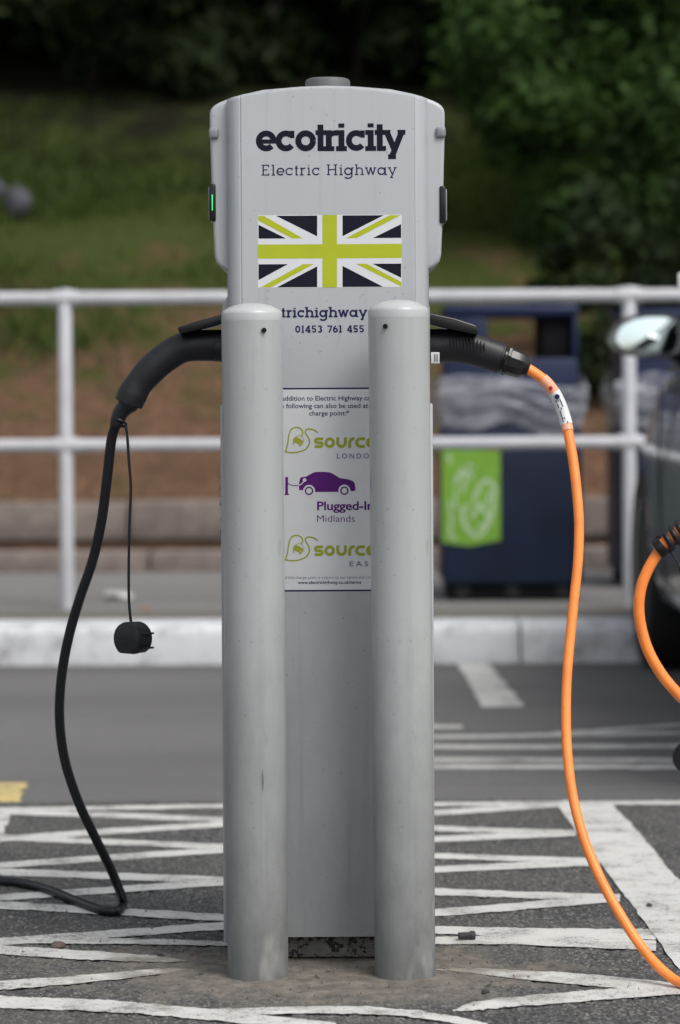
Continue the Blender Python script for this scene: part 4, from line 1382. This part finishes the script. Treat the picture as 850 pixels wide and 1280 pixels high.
# slab-serif lettering drawn with strokes: unit = x-height
def arc(cx, cy, r, a0, a1, ry=None, n=22):
    ry = r if ry is None else ry
    return [(cx + r * math.cos(R(a0 + (a1 - a0) * i / n)), cy + ry * math.sin(R(a0 + (a1 - a0) * i / n))) for i in range(n + 1)]
def glyph(c, w_, bold=False):
    """list of (polyline, width) plus advance; x-height 1"""
    r = (1 - w_) / 2
    cx = .5
    A = 1.40
    sl = w_ * .82      # slab thickness
    g_ = []
    def ln(*p, wd=None): g_.append((list(p), w_ if wd is None else wd))
    def slab(x0, x1, y): g_.append(([(x0, y), (x1, y)], sl))
    e = .13 if not bold else .12
    h = w_ / 2
    if c == 'o': g_.append((arc(.5, .5, r, 0, 360), w_)); adv = 1.0
    elif c == 'c':
        g_.append((arc(.5, .5, r, 48, 322), w_)); ln((.5 + r * .72 + h * .3, .63), (.5 + r * .72 + h * .3, .98), wd=w_ * .75); adv = .95
    elif c == 'e':
        g_.append((arc(.5, .5, r, 0, 318), w_)); ln((h, .5 - .03), (1 - .02, .5 - .03), wd=w_ * .72); adv = 1.0
    elif c == 'a':
        g_.append((arc(.5, .5, r, 0, 360), w_)); ln((1 - h * .6, 0), (1 - h * .6, 1)); slab(1 - h, 1.18, sl / 2); slab(1 - h * 1.4, 1 + h * .6, 1 - sl / 2); adv = 1.2
    elif c == 'g':
        g_.append((arc(.5, .5, r, 0, 360), w_)); ln((1 - h * .6, 1), (1 - h * .6, -.05)); slab(1 - h, 1.16, 1 - sl / 2)
        g_.append((arc(.5, -.05, .5 - h * .6, 0, -150, .36 - h * .2), w_ * .95)); adv = 1.16
    elif c == 't':
        ln((.28, 0), (.28, 1.27)); slab(.28 - h - .10, .28 + h + .15, 1 - sl / 2)
        slab(.28 - .0, .28 + h + .16, sl / 2); adv = .28 + h + .19
    elif c == 'r':
        ln((.30, 0), (.30, 1)); slab(.30 - h - e, .30, 1 - sl / 2); slab(.30 - h - e, .30 + h + e, sl / 2)
        g_.append((arc(.30 + .36, .64, .36, 180, 90, .36 - h * .9), w_ * .9)); ln((.62, 1 - h * .9), (.74, 1 - h * .9), wd=w_ * .95); adv = .80
    elif c == 'i':
        ln((.28, 0), (.28, 1)); slab(.28 - h - e, .28, 1 - sl / 2); slab(.28 - h - e, .28 + h + e, sl / 2)
        ln((.28, 1.12 if w_ > .25 else 1.2), (.28, (1.12 if w_ > .25 else 1.2) + w_ * .7)); adv = .56
    elif c == 'l':
        ln((.28, 0), (.28, A)); slab(.28 - h - e, .28, A - sl / 2); slab(.28 - h - e, .28 + h + e, sl / 2); adv = .56
    elif c in 'hn':
        H_ = A if c == 'h' else 1
        ln((.28, 0), (.28, H_)); slab(.28 - h - e, .28, H_ - sl / 2); slab(.28 - h - e, .28 + h + e, sl / 2)
        g_.append((arc(.28 + .34, .62, .34, 180, 0, .38 - h * .9), w_ * .95)); ln((.96, 0), (.96, .63)); slab(.96 - h - e, .96 + h + e, sl / 2); adv = 1.22
    elif c == 'k':
        ln((.28, 0), (.28, A)); slab(.28 - h - e, .28, A - sl / 2); slab(.28 - h - e, .28 + h + e, sl / 2)
        ln((.30, .40), (.85, .95)); ln((.48, .55), (.92, .05)); slab(.6, 1.0, 1 - sl / 2); slab(.75, 1.08, sl / 2); adv = 1.1
    elif c == 'u':
        ln((.25, .35), (.25, 1)); slab(.05, .25, 1 - sl / 2); g_.append((arc(.57, .38, .32, 180, 360, .38 - h * .9), w_ * .95)); ln((.89, 0), (.89, 1)); slab(.70, .89, 1 - sl / 2); slab(.89, 1.08, sl / 2); adv = 1.12
    elif c == 'y':
        ln((.16, .96), (.54, .06)); ln((.92, .96), (.42, -.30)); slab(-.02, .36, 1 - sl / 2); slab(.70, 1.08, 1 - sl / 2); slab(.24, .62, -.40 + sl / 2); adv = 1.08
    elif c == 'w':
        for a, b in (((.14, .96), (.42, .04)), ((.42, .04), (.68, .96)), ((.68, .96), (.94, .04)), ((.94, .04), (1.22, .96))): ln(a, b, wd=w_ * .92)
        slab(-.02, .32, 1 - sl / 2); slab(1.04, 1.38, 1 - sl / 2); slab(.55, .81, 1 - sl / 2); adv = 1.40
    elif c == 'E':
        ln((.25, 0), (.25, A)); ln((.05, A - sl / 2), (.98, A - sl / 2), wd=sl); ln((.05, sl / 2), (1.0, sl / 2), wd=sl); ln((.25, A * .52), (.78, A * .52), wd=sl)
        ln((.98 - sl / 2, A - .30), (.98 - sl / 2, A), wd=sl); ln((1.0 - sl / 2, 0), (1.0 - sl / 2, .30), wd=sl); adv = 1.12
    elif c == 'H':
        ln((.25, 0), (.25, A)); ln((1.13, 0), (1.13, A)); ln((.25, A * .52), (1.13, A * .52), wd=sl)
        for xx in (.25, 1.13):
            for yy in (sl / 2, A - sl / 2): slab(xx - h - e, xx + h + e, yy)
        adv = 1.42
    elif c == '.': ln((.2, 0), (.2, w_ * 1.1), wd=w_ * 1.1); adv = .42
    elif c == ' ': adv = .62
    elif c == '0': g_.append((arc(.46, .65, .46 - h, 0, 360, .65 - h), w_)); adv = .98
    elif c == '1': ln((.28, 0), (.28, 1.3)); slab(.06, .28, 1.3 - sl / 2); slab(.04, .52, sl / 2); adv = .62
    elif c == '4': ln((.66, 0), (.66, 1.3)); ln((.62, 1.26), (.10, .42)); ln((.02, .38), (.92, .38), wd=sl); slab(.44, .88, sl / 2); adv = .98
    elif c == '5': ln((.16, .62), (.20, 1.3), wd=w_ * .9); ln((.18, 1.3 - sl / 2), (.82, 1.3 - sl / 2), wd=sl); g_.append((arc(.43, .42, .43 - h, 130, -150, .42 - h), w_)); adv = .94
    elif c == '3': g_.append((arc(.42, .96, .37 - h * .8, 150, -80, .34 - h), w_)); g_.append((arc(.43, .38, .43 - h, 85, -150, .38 - h), w_)); adv = .92
    elif c == '7': ln((.04, 1.3 - sl / 2), (.88, 1.3 - sl / 2), wd=sl); ln((.80, 1.2), (.32, 0)); ln((.04 + sl / 2, 1.0), (.04 + sl / 2, 1.3), wd=sl); adv = .90
    elif c == '6': g_.append((arc(.45, .43, .45 - h, 0, 360, .43 - h), w_)); g_.append((arc(.62, .50, .62 - h, 185, 100, .80 - h), w_ * .95)); adv = .96
    else: adv = .6
    return g_, adv
def slab_text(s, x0, x1, ybase, xh, w_, track=0.0, xpos=None, bold=False):
    mb = MB()
    tot = sum(glyph(c, w_)[1] + track for c in s) - track
    kx = (x1 - x0) / tot
    x = 0.0
    layer = 0
    for i, c in enumerate(s):
        gl, adv = glyph(c, w_, bold)
        for k, (pts, wd) in enumerate(gl):
            y = -.00012 - .000018 * (k + (i % 3) * 8)
            if xpos is not None:
                q0, qs = xpos[i]
                q = [(lx(q0 + p[0] * qs, ybase), lz(ybase) + p[1] * xh * S) for p in pts]
                ribbon(mb, q, wd * xh * S, y)
            else:
                q = [(lx(x0 + (x + p[0]) * kx, ybase), lz(ybase) + p[1] * xh * S) for p in pts]
                ribbon(mb, q, wd * (xh + kx) / 2 * S, y)
        x += adv + track
    return mb
c2 = lambda x: 310 + x / 4.05
word = 'ecotricity'
u = 105 / 4.05
xp = [(c2(40), u), (c2(140), u), (c2(240), u), (c2(338), u), (c2(378), u), (c2(444), u), (c2(496), u), (c2(592), u), (c2(638), u), (c2(684), u)]
slab_text(word, 0, 1, 140 + 198 / 4.05, u, .285, xpos=xp, bold=True).build('lettering', M['ink'], ch, 0)
slab_text('Electric Highway', 326.5, 496, 140 + 320 / 4.05, 9.6, .165, .10).build('lettering', M['ink_navy'], ch, 0)
slab_text('trichighway', 351.5, 459, 396.6, 9.3, .255, .04).build('lettering', M['ink_navy'], ch, 0)
slab_text('elec', 313, 350.5, 396.6, 9.3, .255, .04).build('lettering', M['ink_navy'], ch, 0)
slab_text('01453 761 455', 369, 455.5, 415.8, 6.95, .27, .10).build('lettering', M['ink_navy'], ch, 0)

# poster between the bollards
po = MB(); poly(po, [(328, 485), (495, 485), (495, 739), (328, 739)], -.0004)
pst = po.build('poster', M['poster'], ch, 0)
for a_, b_ in ((484.6, 486.6), (737.2, 739.2)):
    ln_ = MB(); poly(ln_, [(328, a_), (495, a_), (495, b_), (328, b_)], -.0007); ln_.build('border_line', M['ink_navy'], pst, 0)

def font_text(s, x0, x1, ybase, caph, mat, bold=0.0, parent=None, y=-.0008, space=1.0, ref='H'):
    cu = bpy.data.curves.new('t', 'FONT')
    cu.body = s; cu.size = 1.0; cu.offset = bold; cu.resolution_u = 3; cu.space_character = space
    ob = bpy.data.objects.new('t', cu); COL.objects.link(ob)
    bpy.context.view_layer.update()
    me = bpy.data.meshes.new_from_object(ob.evaluated_get(bpy.context.evaluated_depsgraph_get()))
    bpy.data.objects.remove(ob)
    co = np.zeros(len(me.vertices) * 3); me.vertices.foreach_get('co', co); co = co.reshape(-1, 3)
    mnx, mxx = co[:, 0].min(), co[:, 0].max()
    CH = 0.70
    out = np.zeros_like(co)
    px = x0 + (co[:, 0] - mnx) / (mxx - mnx) * (x1 - x0)
    sl_ = lx(412, ybase) - 412 * S
    out[:, 0] = px * S + sl_
    out[:, 1] = y * .3
    out[:, 2] = lz(ybase) + co[:, 1] / CH * caph * S
    me.vertices.foreach_set('co', out.reshape(-1))
    me.update()
    me.materials.clear()
    me.name = 'lettering'
    return link_mesh('lettering', me, mat, parent)
font_text('In addition to Electric Highway cards', 344, 474, 500.6, 5.9, M['ink_navy'], .014, pst)
font_text('the following can also be used at this', 343.5, 475, 510.0, 5.9, M['ink_navy'], .014, pst)
font_text('charge point:*', 386.5, 436.5, 519.3, 5.9, M['ink_navy'], .014, pst)
font_text('LONDON', 421, 470, 573.2, 6.3, M['ink_grey'], .022, pst, space=1.45)
font_text('EAST', 437, 470.5, 708.0, 6.3, M['ink_grey'], .018, pst, space=1.5)
font_text('Plugged-In', 396.3, 467, 637.4, 10.6, M['ink_purple'], .022, pst, space=.97)
font_text('Midlands', 396.3, 443.6, 652.3, 8.6, M['ink_purple'], -.004, pst)
font_text('Use of this charge point is subject to our terms and conditions', 345, 479, 723.6, 4.2, M['ink_grey'], 0, pst)
font_text('www.electrichighway.co.uk/terms', 372, 451.5, 729.9, 4.2, M['ink_navy'], .02, pst)

def px_stroke(mb, pts, wpx, y, closed=False, smooth=0):
    y *= .3
    if smooth: pts = [(p.x, p.y) for p in catmull([Vector((a, b, 0)) for a, b in pts], smooth)]
    ribbon(mb, [(lx(px, py), lz(py)) for px, py in pts], wpx * S, y, closed)
def round_glyphs(mb, ox_, oy, xh):
    """rounded lower-case word in thick strokes"""
    w_ = xh * .285; r = (xh - w_) / 2
    L = 0
    def a_(cx, cy, r1, a0, a1, ry=None):
        return [(p[0], 2 * cy - p[1]) for p in arc(cx, cy, r1, a0, a1, ry, 16)]
    yc = oy - xh / 2
    st = []
    x = ox_
    # s
    q = xh * .5
    rs_ = (xh / 2 - w_ / 2) / 2
    st.append([(x + 11.6, oy - xh + w_ / 2), (x + 4.6, oy - xh + w_ / 2)] + [(x + 4.4 - math.sin(R(t)) * rs_, oy - xh + w_ / 2 + rs_ - math.cos(R(t)) * rs_) for t in range(0, 181, 20)] + [(x + 8.0 + math.sin(R(t)) * rs_, yc + rs_ - math.cos(R(t)) * rs_) for t in range(0, 181, 20)] + [(x + .8, oy - w_ / 2)])
    x += 13.0
    st.append(a_(x + xh / 2, yc, r + .1, 0, 360)); x += xh + 1.6
    st.append([(x + w_ / 2, oy - xh), (x + w_ / 2, yc)] + [(x + w_ / 2 + r - r * math.cos(R(t)), yc + r * math.sin(R(t))) for t in range(0, 181, 15)] + [(x + w_ / 2 + 2 * r, oy - xh)]); x += xh + 1.6
    st.append([(x + w_ / 2, oy), (x + w_ / 2, yc)] + [(x + w_ / 2 + r - r * math.cos(R(t)), yc - r * math.sin(R(t))) for t in range(0, 91, 15)] + [(x + w_ / 2 + r + 1.4, oy - xh + w_ / 2)]); x += xh * .66
    st.append([(x + xh * .92, oy - xh + w_ / 2)] + a_(x + xh / 2, yc, r, 90, 270) + [(x + xh * .92, oy - w_ / 2)]); x += xh + .1
    st.append([(x + w_ / 2, yc + .6), (x + xh - .6, yc + .6)])
    st.append(a_(x + xh / 2, yc, r, -8, 318))
    for i, p in enumerate(st):
        px_stroke(mb, p, w_, -.0007 - .00006 * i)
for (oy, dy) in ((520, 0), (655, 0)):
    D2 = lambda x, y, oy=oy: (345 + x / 6.54, oy + y / 6.54)
    mb = MB()
    round_glyphs(mb, D2(310, 0)[0], D2(0, 262)[1], 13.3)
    px_stroke(mb, [D2(*q) for q in ((78, 288), (96, 225), (104, 160), (125, 108), (165, 92), (203, 103), (217, 132), (207, 166))], 1.75, -.0011, smooth=5)
    px_stroke(mb, [D2(*q) for q in ((342, 136), (305, 112), (262, 106), (240, 124), (248, 150), (268, 185), (272, 225), (245, 268), (190, 292), (130, 298), (70, 289))], 1.75, -.0012, smooth=5)
    poly(mb, [D2(*q) for q in ((138, 192), (150, 172), (165, 168), (225, 205), (222, 225), (210, 232), (200, 250), (190, 246), (192, 236), (155, 216), (140, 222))], -.0009)
    poly(mb, [D2(*q) for q in ((136, 215), (146, 218), (150, 232), (140, 236))], -.0010)
    px_stroke(mb, [D2(*q) for q in ((166, 168), (186, 158), (212, 168), (227, 188), (228, 204))], .7, -.0010, smooth=4)
    mb.build('logo', M['lime'], pst, 0)
    wm = MB(); poly(wm, [D2(*q) for q in ((174, 172), (188, 164), (208, 172), (220, 190), (222, 200))], -.0013)
    poly(wm, [D2(*q) for q in ((196, 218), (204, 218), (204, 226), (196, 226))], -.0013)
    wm.build('logo_window', M['poster'], pst, 0)
# purple car symbol
D2 = lambda x, y: (345 + x / 6.54, 520 + y / 6.54)
mb = MB()
poly(mb, [D2(*q) for q in ((188, 600), (186, 560), (196, 510), (208, 500), (245, 494), (300, 464), (325, 457), (395, 456), (440, 461), (470, 474), (520, 507), (590, 518), (628, 532), (643, 550), (650, 590), (646, 614), (610, 614), (600, 600), (515, 600), (512, 621), (318, 621), (316, 606), (196, 606))], -.0008)
poly(mb, [D2(*q) for q in ((76, 497), (98, 497), (98, 632), (108, 636), (108, 644), (70, 644), (70, 636), (76, 632))], -.0008)
px_stroke(mb, [D2(*q) for q in ((96, 548), (115, 560), (150, 567), (190, 566))], 1.1, -.0010, smooth=4)
mb.build('car_symbol', M['ink_purple'], pst, 0)
for cxw in (270, 559):
    wt = MB(); poly(wt, [D2(cxw + 49 * math.cos(R(a)), 611 + 49 * math.sin(R(a))) for a in range(0, 360, 12)], -.0011)
    wt.build('symbol_gap', M['poster'], pst, 0)
    wr = MB(); px_stroke(wr, [D2(cxw + 29 * math.cos(R(a)), 611 + 29 * math.sin(R(a))) for a in range(0, 360, 12)], 1.8, -.0016, closed=True)
    wr.build('symbol_wheel', M['ink_purple'], pst, 0)
wt = MB()
px_stroke(wt, [D2(*q) for q in ((184, 567), (205, 557), (222, 540), (232, 525))], 1.2, -.0012, smooth=4)
poly(wt, [D2(234 + 15 * math.cos(R(a)), 522 + 14 * math.sin(R(a))) for a in range(0, 360, 20)], -.0013)
wt.build('symbol_plug', M['poster'], pst, 0)

# ------------------------------------------------------------------ charging cables
PY = 4.62
# left: black cable
lc = empty('charging_cable', (P(250, 432, PY).x, PY, 0))
tag(lc, 'black charging cable plugged into the left side of the post, with a hanging round cap', 'charging cable', None)
o0 = Vector(lc.location)
def LP(px, py, Y): return P(px, py, Y) - o0
sc_ = PY / FPX
ctr = catmull([LP(300, 432, PY), LP(275, 432, PY), LP(250, 432, PY), LP(228, 435, PY), LP(207, 447, PY), LP(188, 463, PY), LP(173.5, 480, PY), LP(165.5, 493, PY), LP(160.5, 505, PY)], 5)
rad = np.interp(np.linspace(0, 8, len(ctr)), [0, 1, 2, 3, 4, 5, 6, 7, 8], [19.5, 19.8, 19.3, 18.6, 18.6, 18.6, 17.4, 18.9, 17.6]) * sc_
hb = MB().sweep(ctr, list(rad), 28, .78)
hb.build('handset', M['handset'], lc, 45)
MB().sweep([LP(161, 503, PY), LP(158.5, 507, PY), LP(156.5, 509, PY), LP(150, 517, PY), LP(146.5, 526, PY), LP(144.5, 533, PY)], [v * sc_ for v in (14, 13.2, 11.2, 10.0, 8.6, 7.4)], 20).build('strain_relief', M['rubber'], lc, 30)
pxs = [(147, 522), (143.5, 535), (139, 552), (133.5, 600), (127, 650), (116, 700), (99, 750), (85, 800), (76.5, 850), (74.5, 900), (81, 950), (97, 1000), (118, 1045), (137, 1083), (149, 1112), (153.5, 1128), (148, 1138), (136, 1139), (118, 1135), (90, 1124), (60, 1112), (30, 1104.5), (0, 1101.5), (-40, 1101), (-100, 1108), (-200, 1120)]
RC = 0.0078
cp = []
nP = len(pxs)
for i, (px, py) in enumerate(pxs):
    if i <= 15:
        Yv = PY + (4.995 - PY) * (i / 15) ** 1.7
        cp.append(P(px, py, Yv) - o0)
    else:
        g = G(px, py, RC + .002)
        cp.append(Vector((g.x, g.y, RC + .002)) - o0)
path = catmull(cp, 9)
path = [Vector((p.x, p.y, max(p.z, RC + .002))) for p in path]
MB().sweep(path, RC, 16).build('cable', M['rubber'], lc, 60)
# tether with cap
ring = [LP(149 + 8.6 * math.cos(R(a)), 528.5 + 3.6 * math.sin(R(a)) + 2.6 * math.cos(R(a)), PY + .010 * math.sin(R(a))) for a in range(0, 361, 20)]
MB().sweep(ring, 0.0021, 8, cap=False).build('tether_loop', M['rubber'], lc, 60)
tp2 = [(156.5, 531), (159, 545), (161, 575), (163.5, 610), (162, 650), (161, 700), (161, 745), (162.5, 768), (164.5, 782)]
MB().sweep(catmull([LP(a, b, PY - .012 - .003) for a, b in tp2], 6), [0.0022] * (len(tp2) * 6 - 5), 10, 1.5).build('tether', M['rubber'], lc, 60)
# cap: round with a flat foot, turned towards the left
def cap_mesh(mb, r, d, ridge=False):
    N = 48
    ol2 = []
    for i in range(N):
        a = 2 * math.pi * i / N
        x_, z_ = r * math.cos(a), r * math.sin(a)
        z_ = max(z_, -r * .86)
        ol2.append((x_, z_))
    steps = [(r * .90, 0.0), (r * .97, .0012), (r, .004), (r, d * .42), (r * .965, d * .45), (r * .965, d - .003), (r * .93, d)]
    vs, fs = [], []
    for (q, y) in steps:
        for (x_, z_) in ol2: vs.append((x_ * q / r, y, z_ * q / r))
    for k in range(len(steps) - 1):
        for i in range(N):
            j = (i + 1) % N
            fs.append((k * N + i, (k + 1) * N + i, (k + 1) * N + j, k * N + j))
    fs.append(tuple(range(N))); fs.append(tuple(reversed([(len(steps) - 1) * N + i for i in range(N)])))
    mb.add(vs, fs)
cm = MB(); cap_mesh(cm, .0262, .034)
for zz in (.0085, -.0135):
    cm.bbox((.0, .021, zz), (.0575, .006, .0030), .001)
    cm.bbox((.0255, .0225, zz), (.004, .026, .0030), .001)
co_ = cm.build('dust_cap', M['handset'], lc, 35)
pc = LP(157, 799, PY - .03)
co_.location = pc
co_.rotation_euler = (0, R(1), R(-37))

# right: orange cable
rc = empty('charging_cable', (P(560, 432, PY).x, PY, 0))
tag(rc, 'orange charging cable plugged into the right side of the post, with a white paper tag', 'charging cable', None)
o0 = Vector(rc.location)
ctr = catmull([LP(515, 432.5, PY), LP(540, 432.5, PY), LP(565, 432.5, PY), LP(590, 436.5, PY), (LP(612, 443, PY)), LP(627, 448.5, PY)], 5)
rad = np.interp(np.linspace(0, 5, len(ctr)), [0, 1, 2, 3, 4, 5], [21.2, 21.2, 20.6, 19.8, 19.4, 19.2]) * sc_
MB().sweep(ctr, list(rad), 28, .80).build('handset', M['handset'], rc, 45)
for k in range(11):
    x_ = 563 + 4.2 * k
    hh_ = 9.5 * math.sqrt(max(.12, 1 - ((k - 4.2) / 7.2) ** 2))
    yy = 431 + (.0 if k < 5 else (k - 5) * .55)
    MB().sweep([LP(x_, yy - hh_, PY - .0206), LP(x_ + .3, yy, PY - .0212), LP(x_ + .6, yy + hh_, PY - .0196)], [.0009, .0014, .0009], 8).build('grip_rib', M['handset'], rc, 60)
def seg(p, q, r0, r1): return None
ax = (LP(663, 461, PY) - LP(620, 446, PY)).normalized()
def along(px, py, prof3, name, mat, seg_=10, sm=40):
    base = LP(px, py, PY)
    mb = MB().sweep([base + ax * (h / 1.0) for r_q, h in prof3], [r_q for r_q, h in prof3], seg_, .9)
    return mb.build(name, mat, rc, sm)
along(625, 447.5, [(.0225, 0), (.0215, .004), (.0190, .0055), (.0190, .008)], 'collar', M['gloss_black'], 24)
along(631, 449.5, [(.0238, .001), (.0242, .003), (.0238, .0055), (.0212, .0065), (.0208, .016), (.0196, .026), (.0150, .036), (.0118, .039), (.0085, .0395)], 'cable_nut', M['gloss_black'], 10, 25)
lab = MB().bbox(LP(544, 447.2, PY - .0225), (.013, .0012, .017), .0004)
lab.build('label', M['white_label'], rc)
for k in range(3):
    MB().bbox(LP(543.2 + 1.9 * k, 447.2, PY - .0234), (.0009, .0006, .012), .0001).build('print', M['ink'], rc, 0)
opx = [(655, 459), (664, 463.5), (680, 475), (691, 488), (700, 505), (707.5, 528), (712, 550), (717, 580), (721, 615), (723.8, 655), (722.5, 700), (717.5, 750), (712.5, 800), (708.5, 850), (707.5, 900), (710, 950), (717, 1000), (730.5, 1050), (749, 1095), (772, 1138), (800, 1181), (825, 1210), (850, 1231), (880, 1250), (930, 1270)]
ocp = []
for i, (px, py) in enumerate(opx):
    Yv = PY + (4.30 - PY) * (max(0, (i - 4) / 18) ** 1.4 if i < 23 else 1.12 + .1 * (i - 23))
    p = P(px, py, Yv)
    p.z = max(p.z, .0115)
    ocp.append(p - o0)
opath = catmull(ocp, 8)
MB().sweep(opath, [.0083 - .0009 * min(1, i / 90) for i in range(len(opath))], 18).build('cable', M['orange'], rc, 60)
# clear sleeve holding a printed white label
def sub(p, a, b): return p[a:b]
MB().sweep(opath[15:45], .0091, 20).build('clear_sleeve', M['sleeve'], rc, 60)
lw = opath[25:42]
mbl = MB(); vs = []; fs = []
for i, p in enumerate(lw):
    t = (lw[min(i + 1, len(lw) - 1)] - lw[max(i - 1, 0)]).normalized()
    s_ = t.cross(Vector((0, 1, 0))).normalized(); u_ = s_.cross(t)
    for k in range(11):
        a = R(-100 + 200 * k / 10 ) + R(-90)
        vs.append(p + s_ * (math.cos(a) * .0095) + u_ * (math.sin(a) * .0095) * (1 if u_.y > 0 else -1))
for i in range(len(lw) - 1):
    for k in range(10):
        fs.append((i * 11 + k, i * 11 + k + 1, (i + 1) * 11 + k + 1, (i + 1) * 11 + k))
mbl.add(vs, fs).build('paper_tag', M['white_label'], rc, 60)
rr = random.Random(3)
pm = MB()
for i in range(5, 16):
    p = lw[i]
    t = (lw[min(i + 1, len(lw) - 1)] - lw[i - 1]).normalized()
    s_ = t.cross(Vector((0, 1, 0))).normalized()
    for off in (-.0042, -.0012, .0020):
        if rr.random() < .55:
            q = p + s_ * off + Vector((0, -math.sqrt(.0099 ** 2 - off * off) - .0002, 0))
            a, b = t * .0018, s_ * .0007
            pm.add([q - a - b, q + a - b, q + a + b, q - a + b], [(0, 1, 2, 3)])
for (ii, off, rad_) in ((2, -.002, .0040),):
    p = lw[ii + 1]
    q = p + Vector((0, -.0102, 0))
    pm.add([q + Vector((rad_ * math.cos(R(a)), 0, rad_ * math.sin(R(a)))) for a in range(0, 360, 24)], [tuple(range(15))])
pm.build('print', M['ink_navy'], rc, 0)
rm = MB(); q = opath[22] + Vector((-.001, -.0104, -.001))
rm.add([q + Vector((.0032 * math.cos(R(a)), 0, .0032 * math.sin(R(a)))) for a in range(0, 360, 24)], [tuple(range(15))])
rm.build('print', M['tail'], rc, 0)

# second orange cable at the right edge, ribbed black boot
QY = 4.75
c3 = empty('charging_cable', (P(850, 660, QY).x, QY, 0))
tag(c3, 'orange charging cable looping from a ribbed black boot at the right edge', 'charging cable', None)
o0 = Vector(c3.location)
kk = [(823.5, 690), (812, 708), (802, 732), (798.5, 758), (801.5, 785), (811, 815), (827, 843), (848, 868), (880, 900), (930, 960)]
MB().sweep(catmull([LP(816 + 14, 684, QY)] + [LP(a, b, QY) for a, b in kk], 8), .0088, 18).build('cable', M['orange'], c3, 60)
A_, B_ = LP(822, 687, QY), LP(872, 646, QY)
dr = (B_ - A_)
Ld = dr.length; dr.normalize()
MB().sweep([A_ - dr * .003, A_, A_ + dr * .011, A_ + dr * .0115], [.0150, .0165, .0158, .011], 20).build('boot_collar', M['gloss_black'], c3, 35)
cr = catmull([A_ + dr * .006, A_ + dr * (Ld * .5) + Vector((0, 0, .002)), B_], 6)
MB().sweep(cr, .0105, 16).build('boot_core', M['orange'], c3, 60)
hel = []
turns = 5.5
for i in range(150):
    f = i / 149
    p = A_ + dr * (.012 + (Ld - .012) * f)
    s_ = dr.cross(Vector((0, 1, 0))).normalized(); u_ = s_.cross(dr)
    a = 2 * math.pi * turns * f
    hel.append(p + s_ * math.cos(a) * .0132 + u_ * math.sin(a) * .0132)
MB().sweep(hel, .0047, 8).build('boot_coil', M['rubber'], c3, 60)
hp = catmull([B_ - dr * .004, B_ + dr * .05, B_ + dr * .11 + Vector((0.01, 0, -.01)), B_ + dr * .15 + Vector((.05, 0, -.03))], 5)
MB().sweep(hp, [.018] + [.023] * (len(hp) - 1), 24, .85).build('handset', M['handset'], c3, 50)
tc = catmull([LP(836, 688, QY), LP(843, 697, QY), LP(850, 712, QY), LP(858, 760, QY), LP(862, 850, QY), LP(860, 935, QY)], 6)
MB().sweep(tc, .0017, 8).build('tether', M['rubber'], c3, 60)
cm = MB().lathe([(.0215, 0), (.024, .003), (.0255, .008), (.0255, .026), (.023, .031), (0, .033)], (0, 0, 0), 32, 'Y')
oc = cm.build('dust_cap', M['handset'], c3, 40)
oc.location = LP(857.5, 948, QY)
oc.rotation_euler = (0, 0, R(-25))

# scratch on the left bollard
sb = bpy.data.objects['bollard']
pt = P(326.5, 975, 4.368)
scx = pt.x - sb.location.x + .003
r0 = .0448
vsx = []
for (dz, hw_) in ((.017, .0003), (.008, .0012), (0, .0016), (-.009, .0010), (-.016, .0003)):
    for s in (-1, 1):
        xx = scx + s * hw_
        vsx.append((xx, -math.sqrt(r0 * r0 - xx * xx) - .0002, pt.z + dz))
MB().add(vsx, [(2 * i, 2 * i + 2, 2 * i + 3, 2 * i + 1) for i in range(4)]).build('scratch', M['seam'], sb, 0)
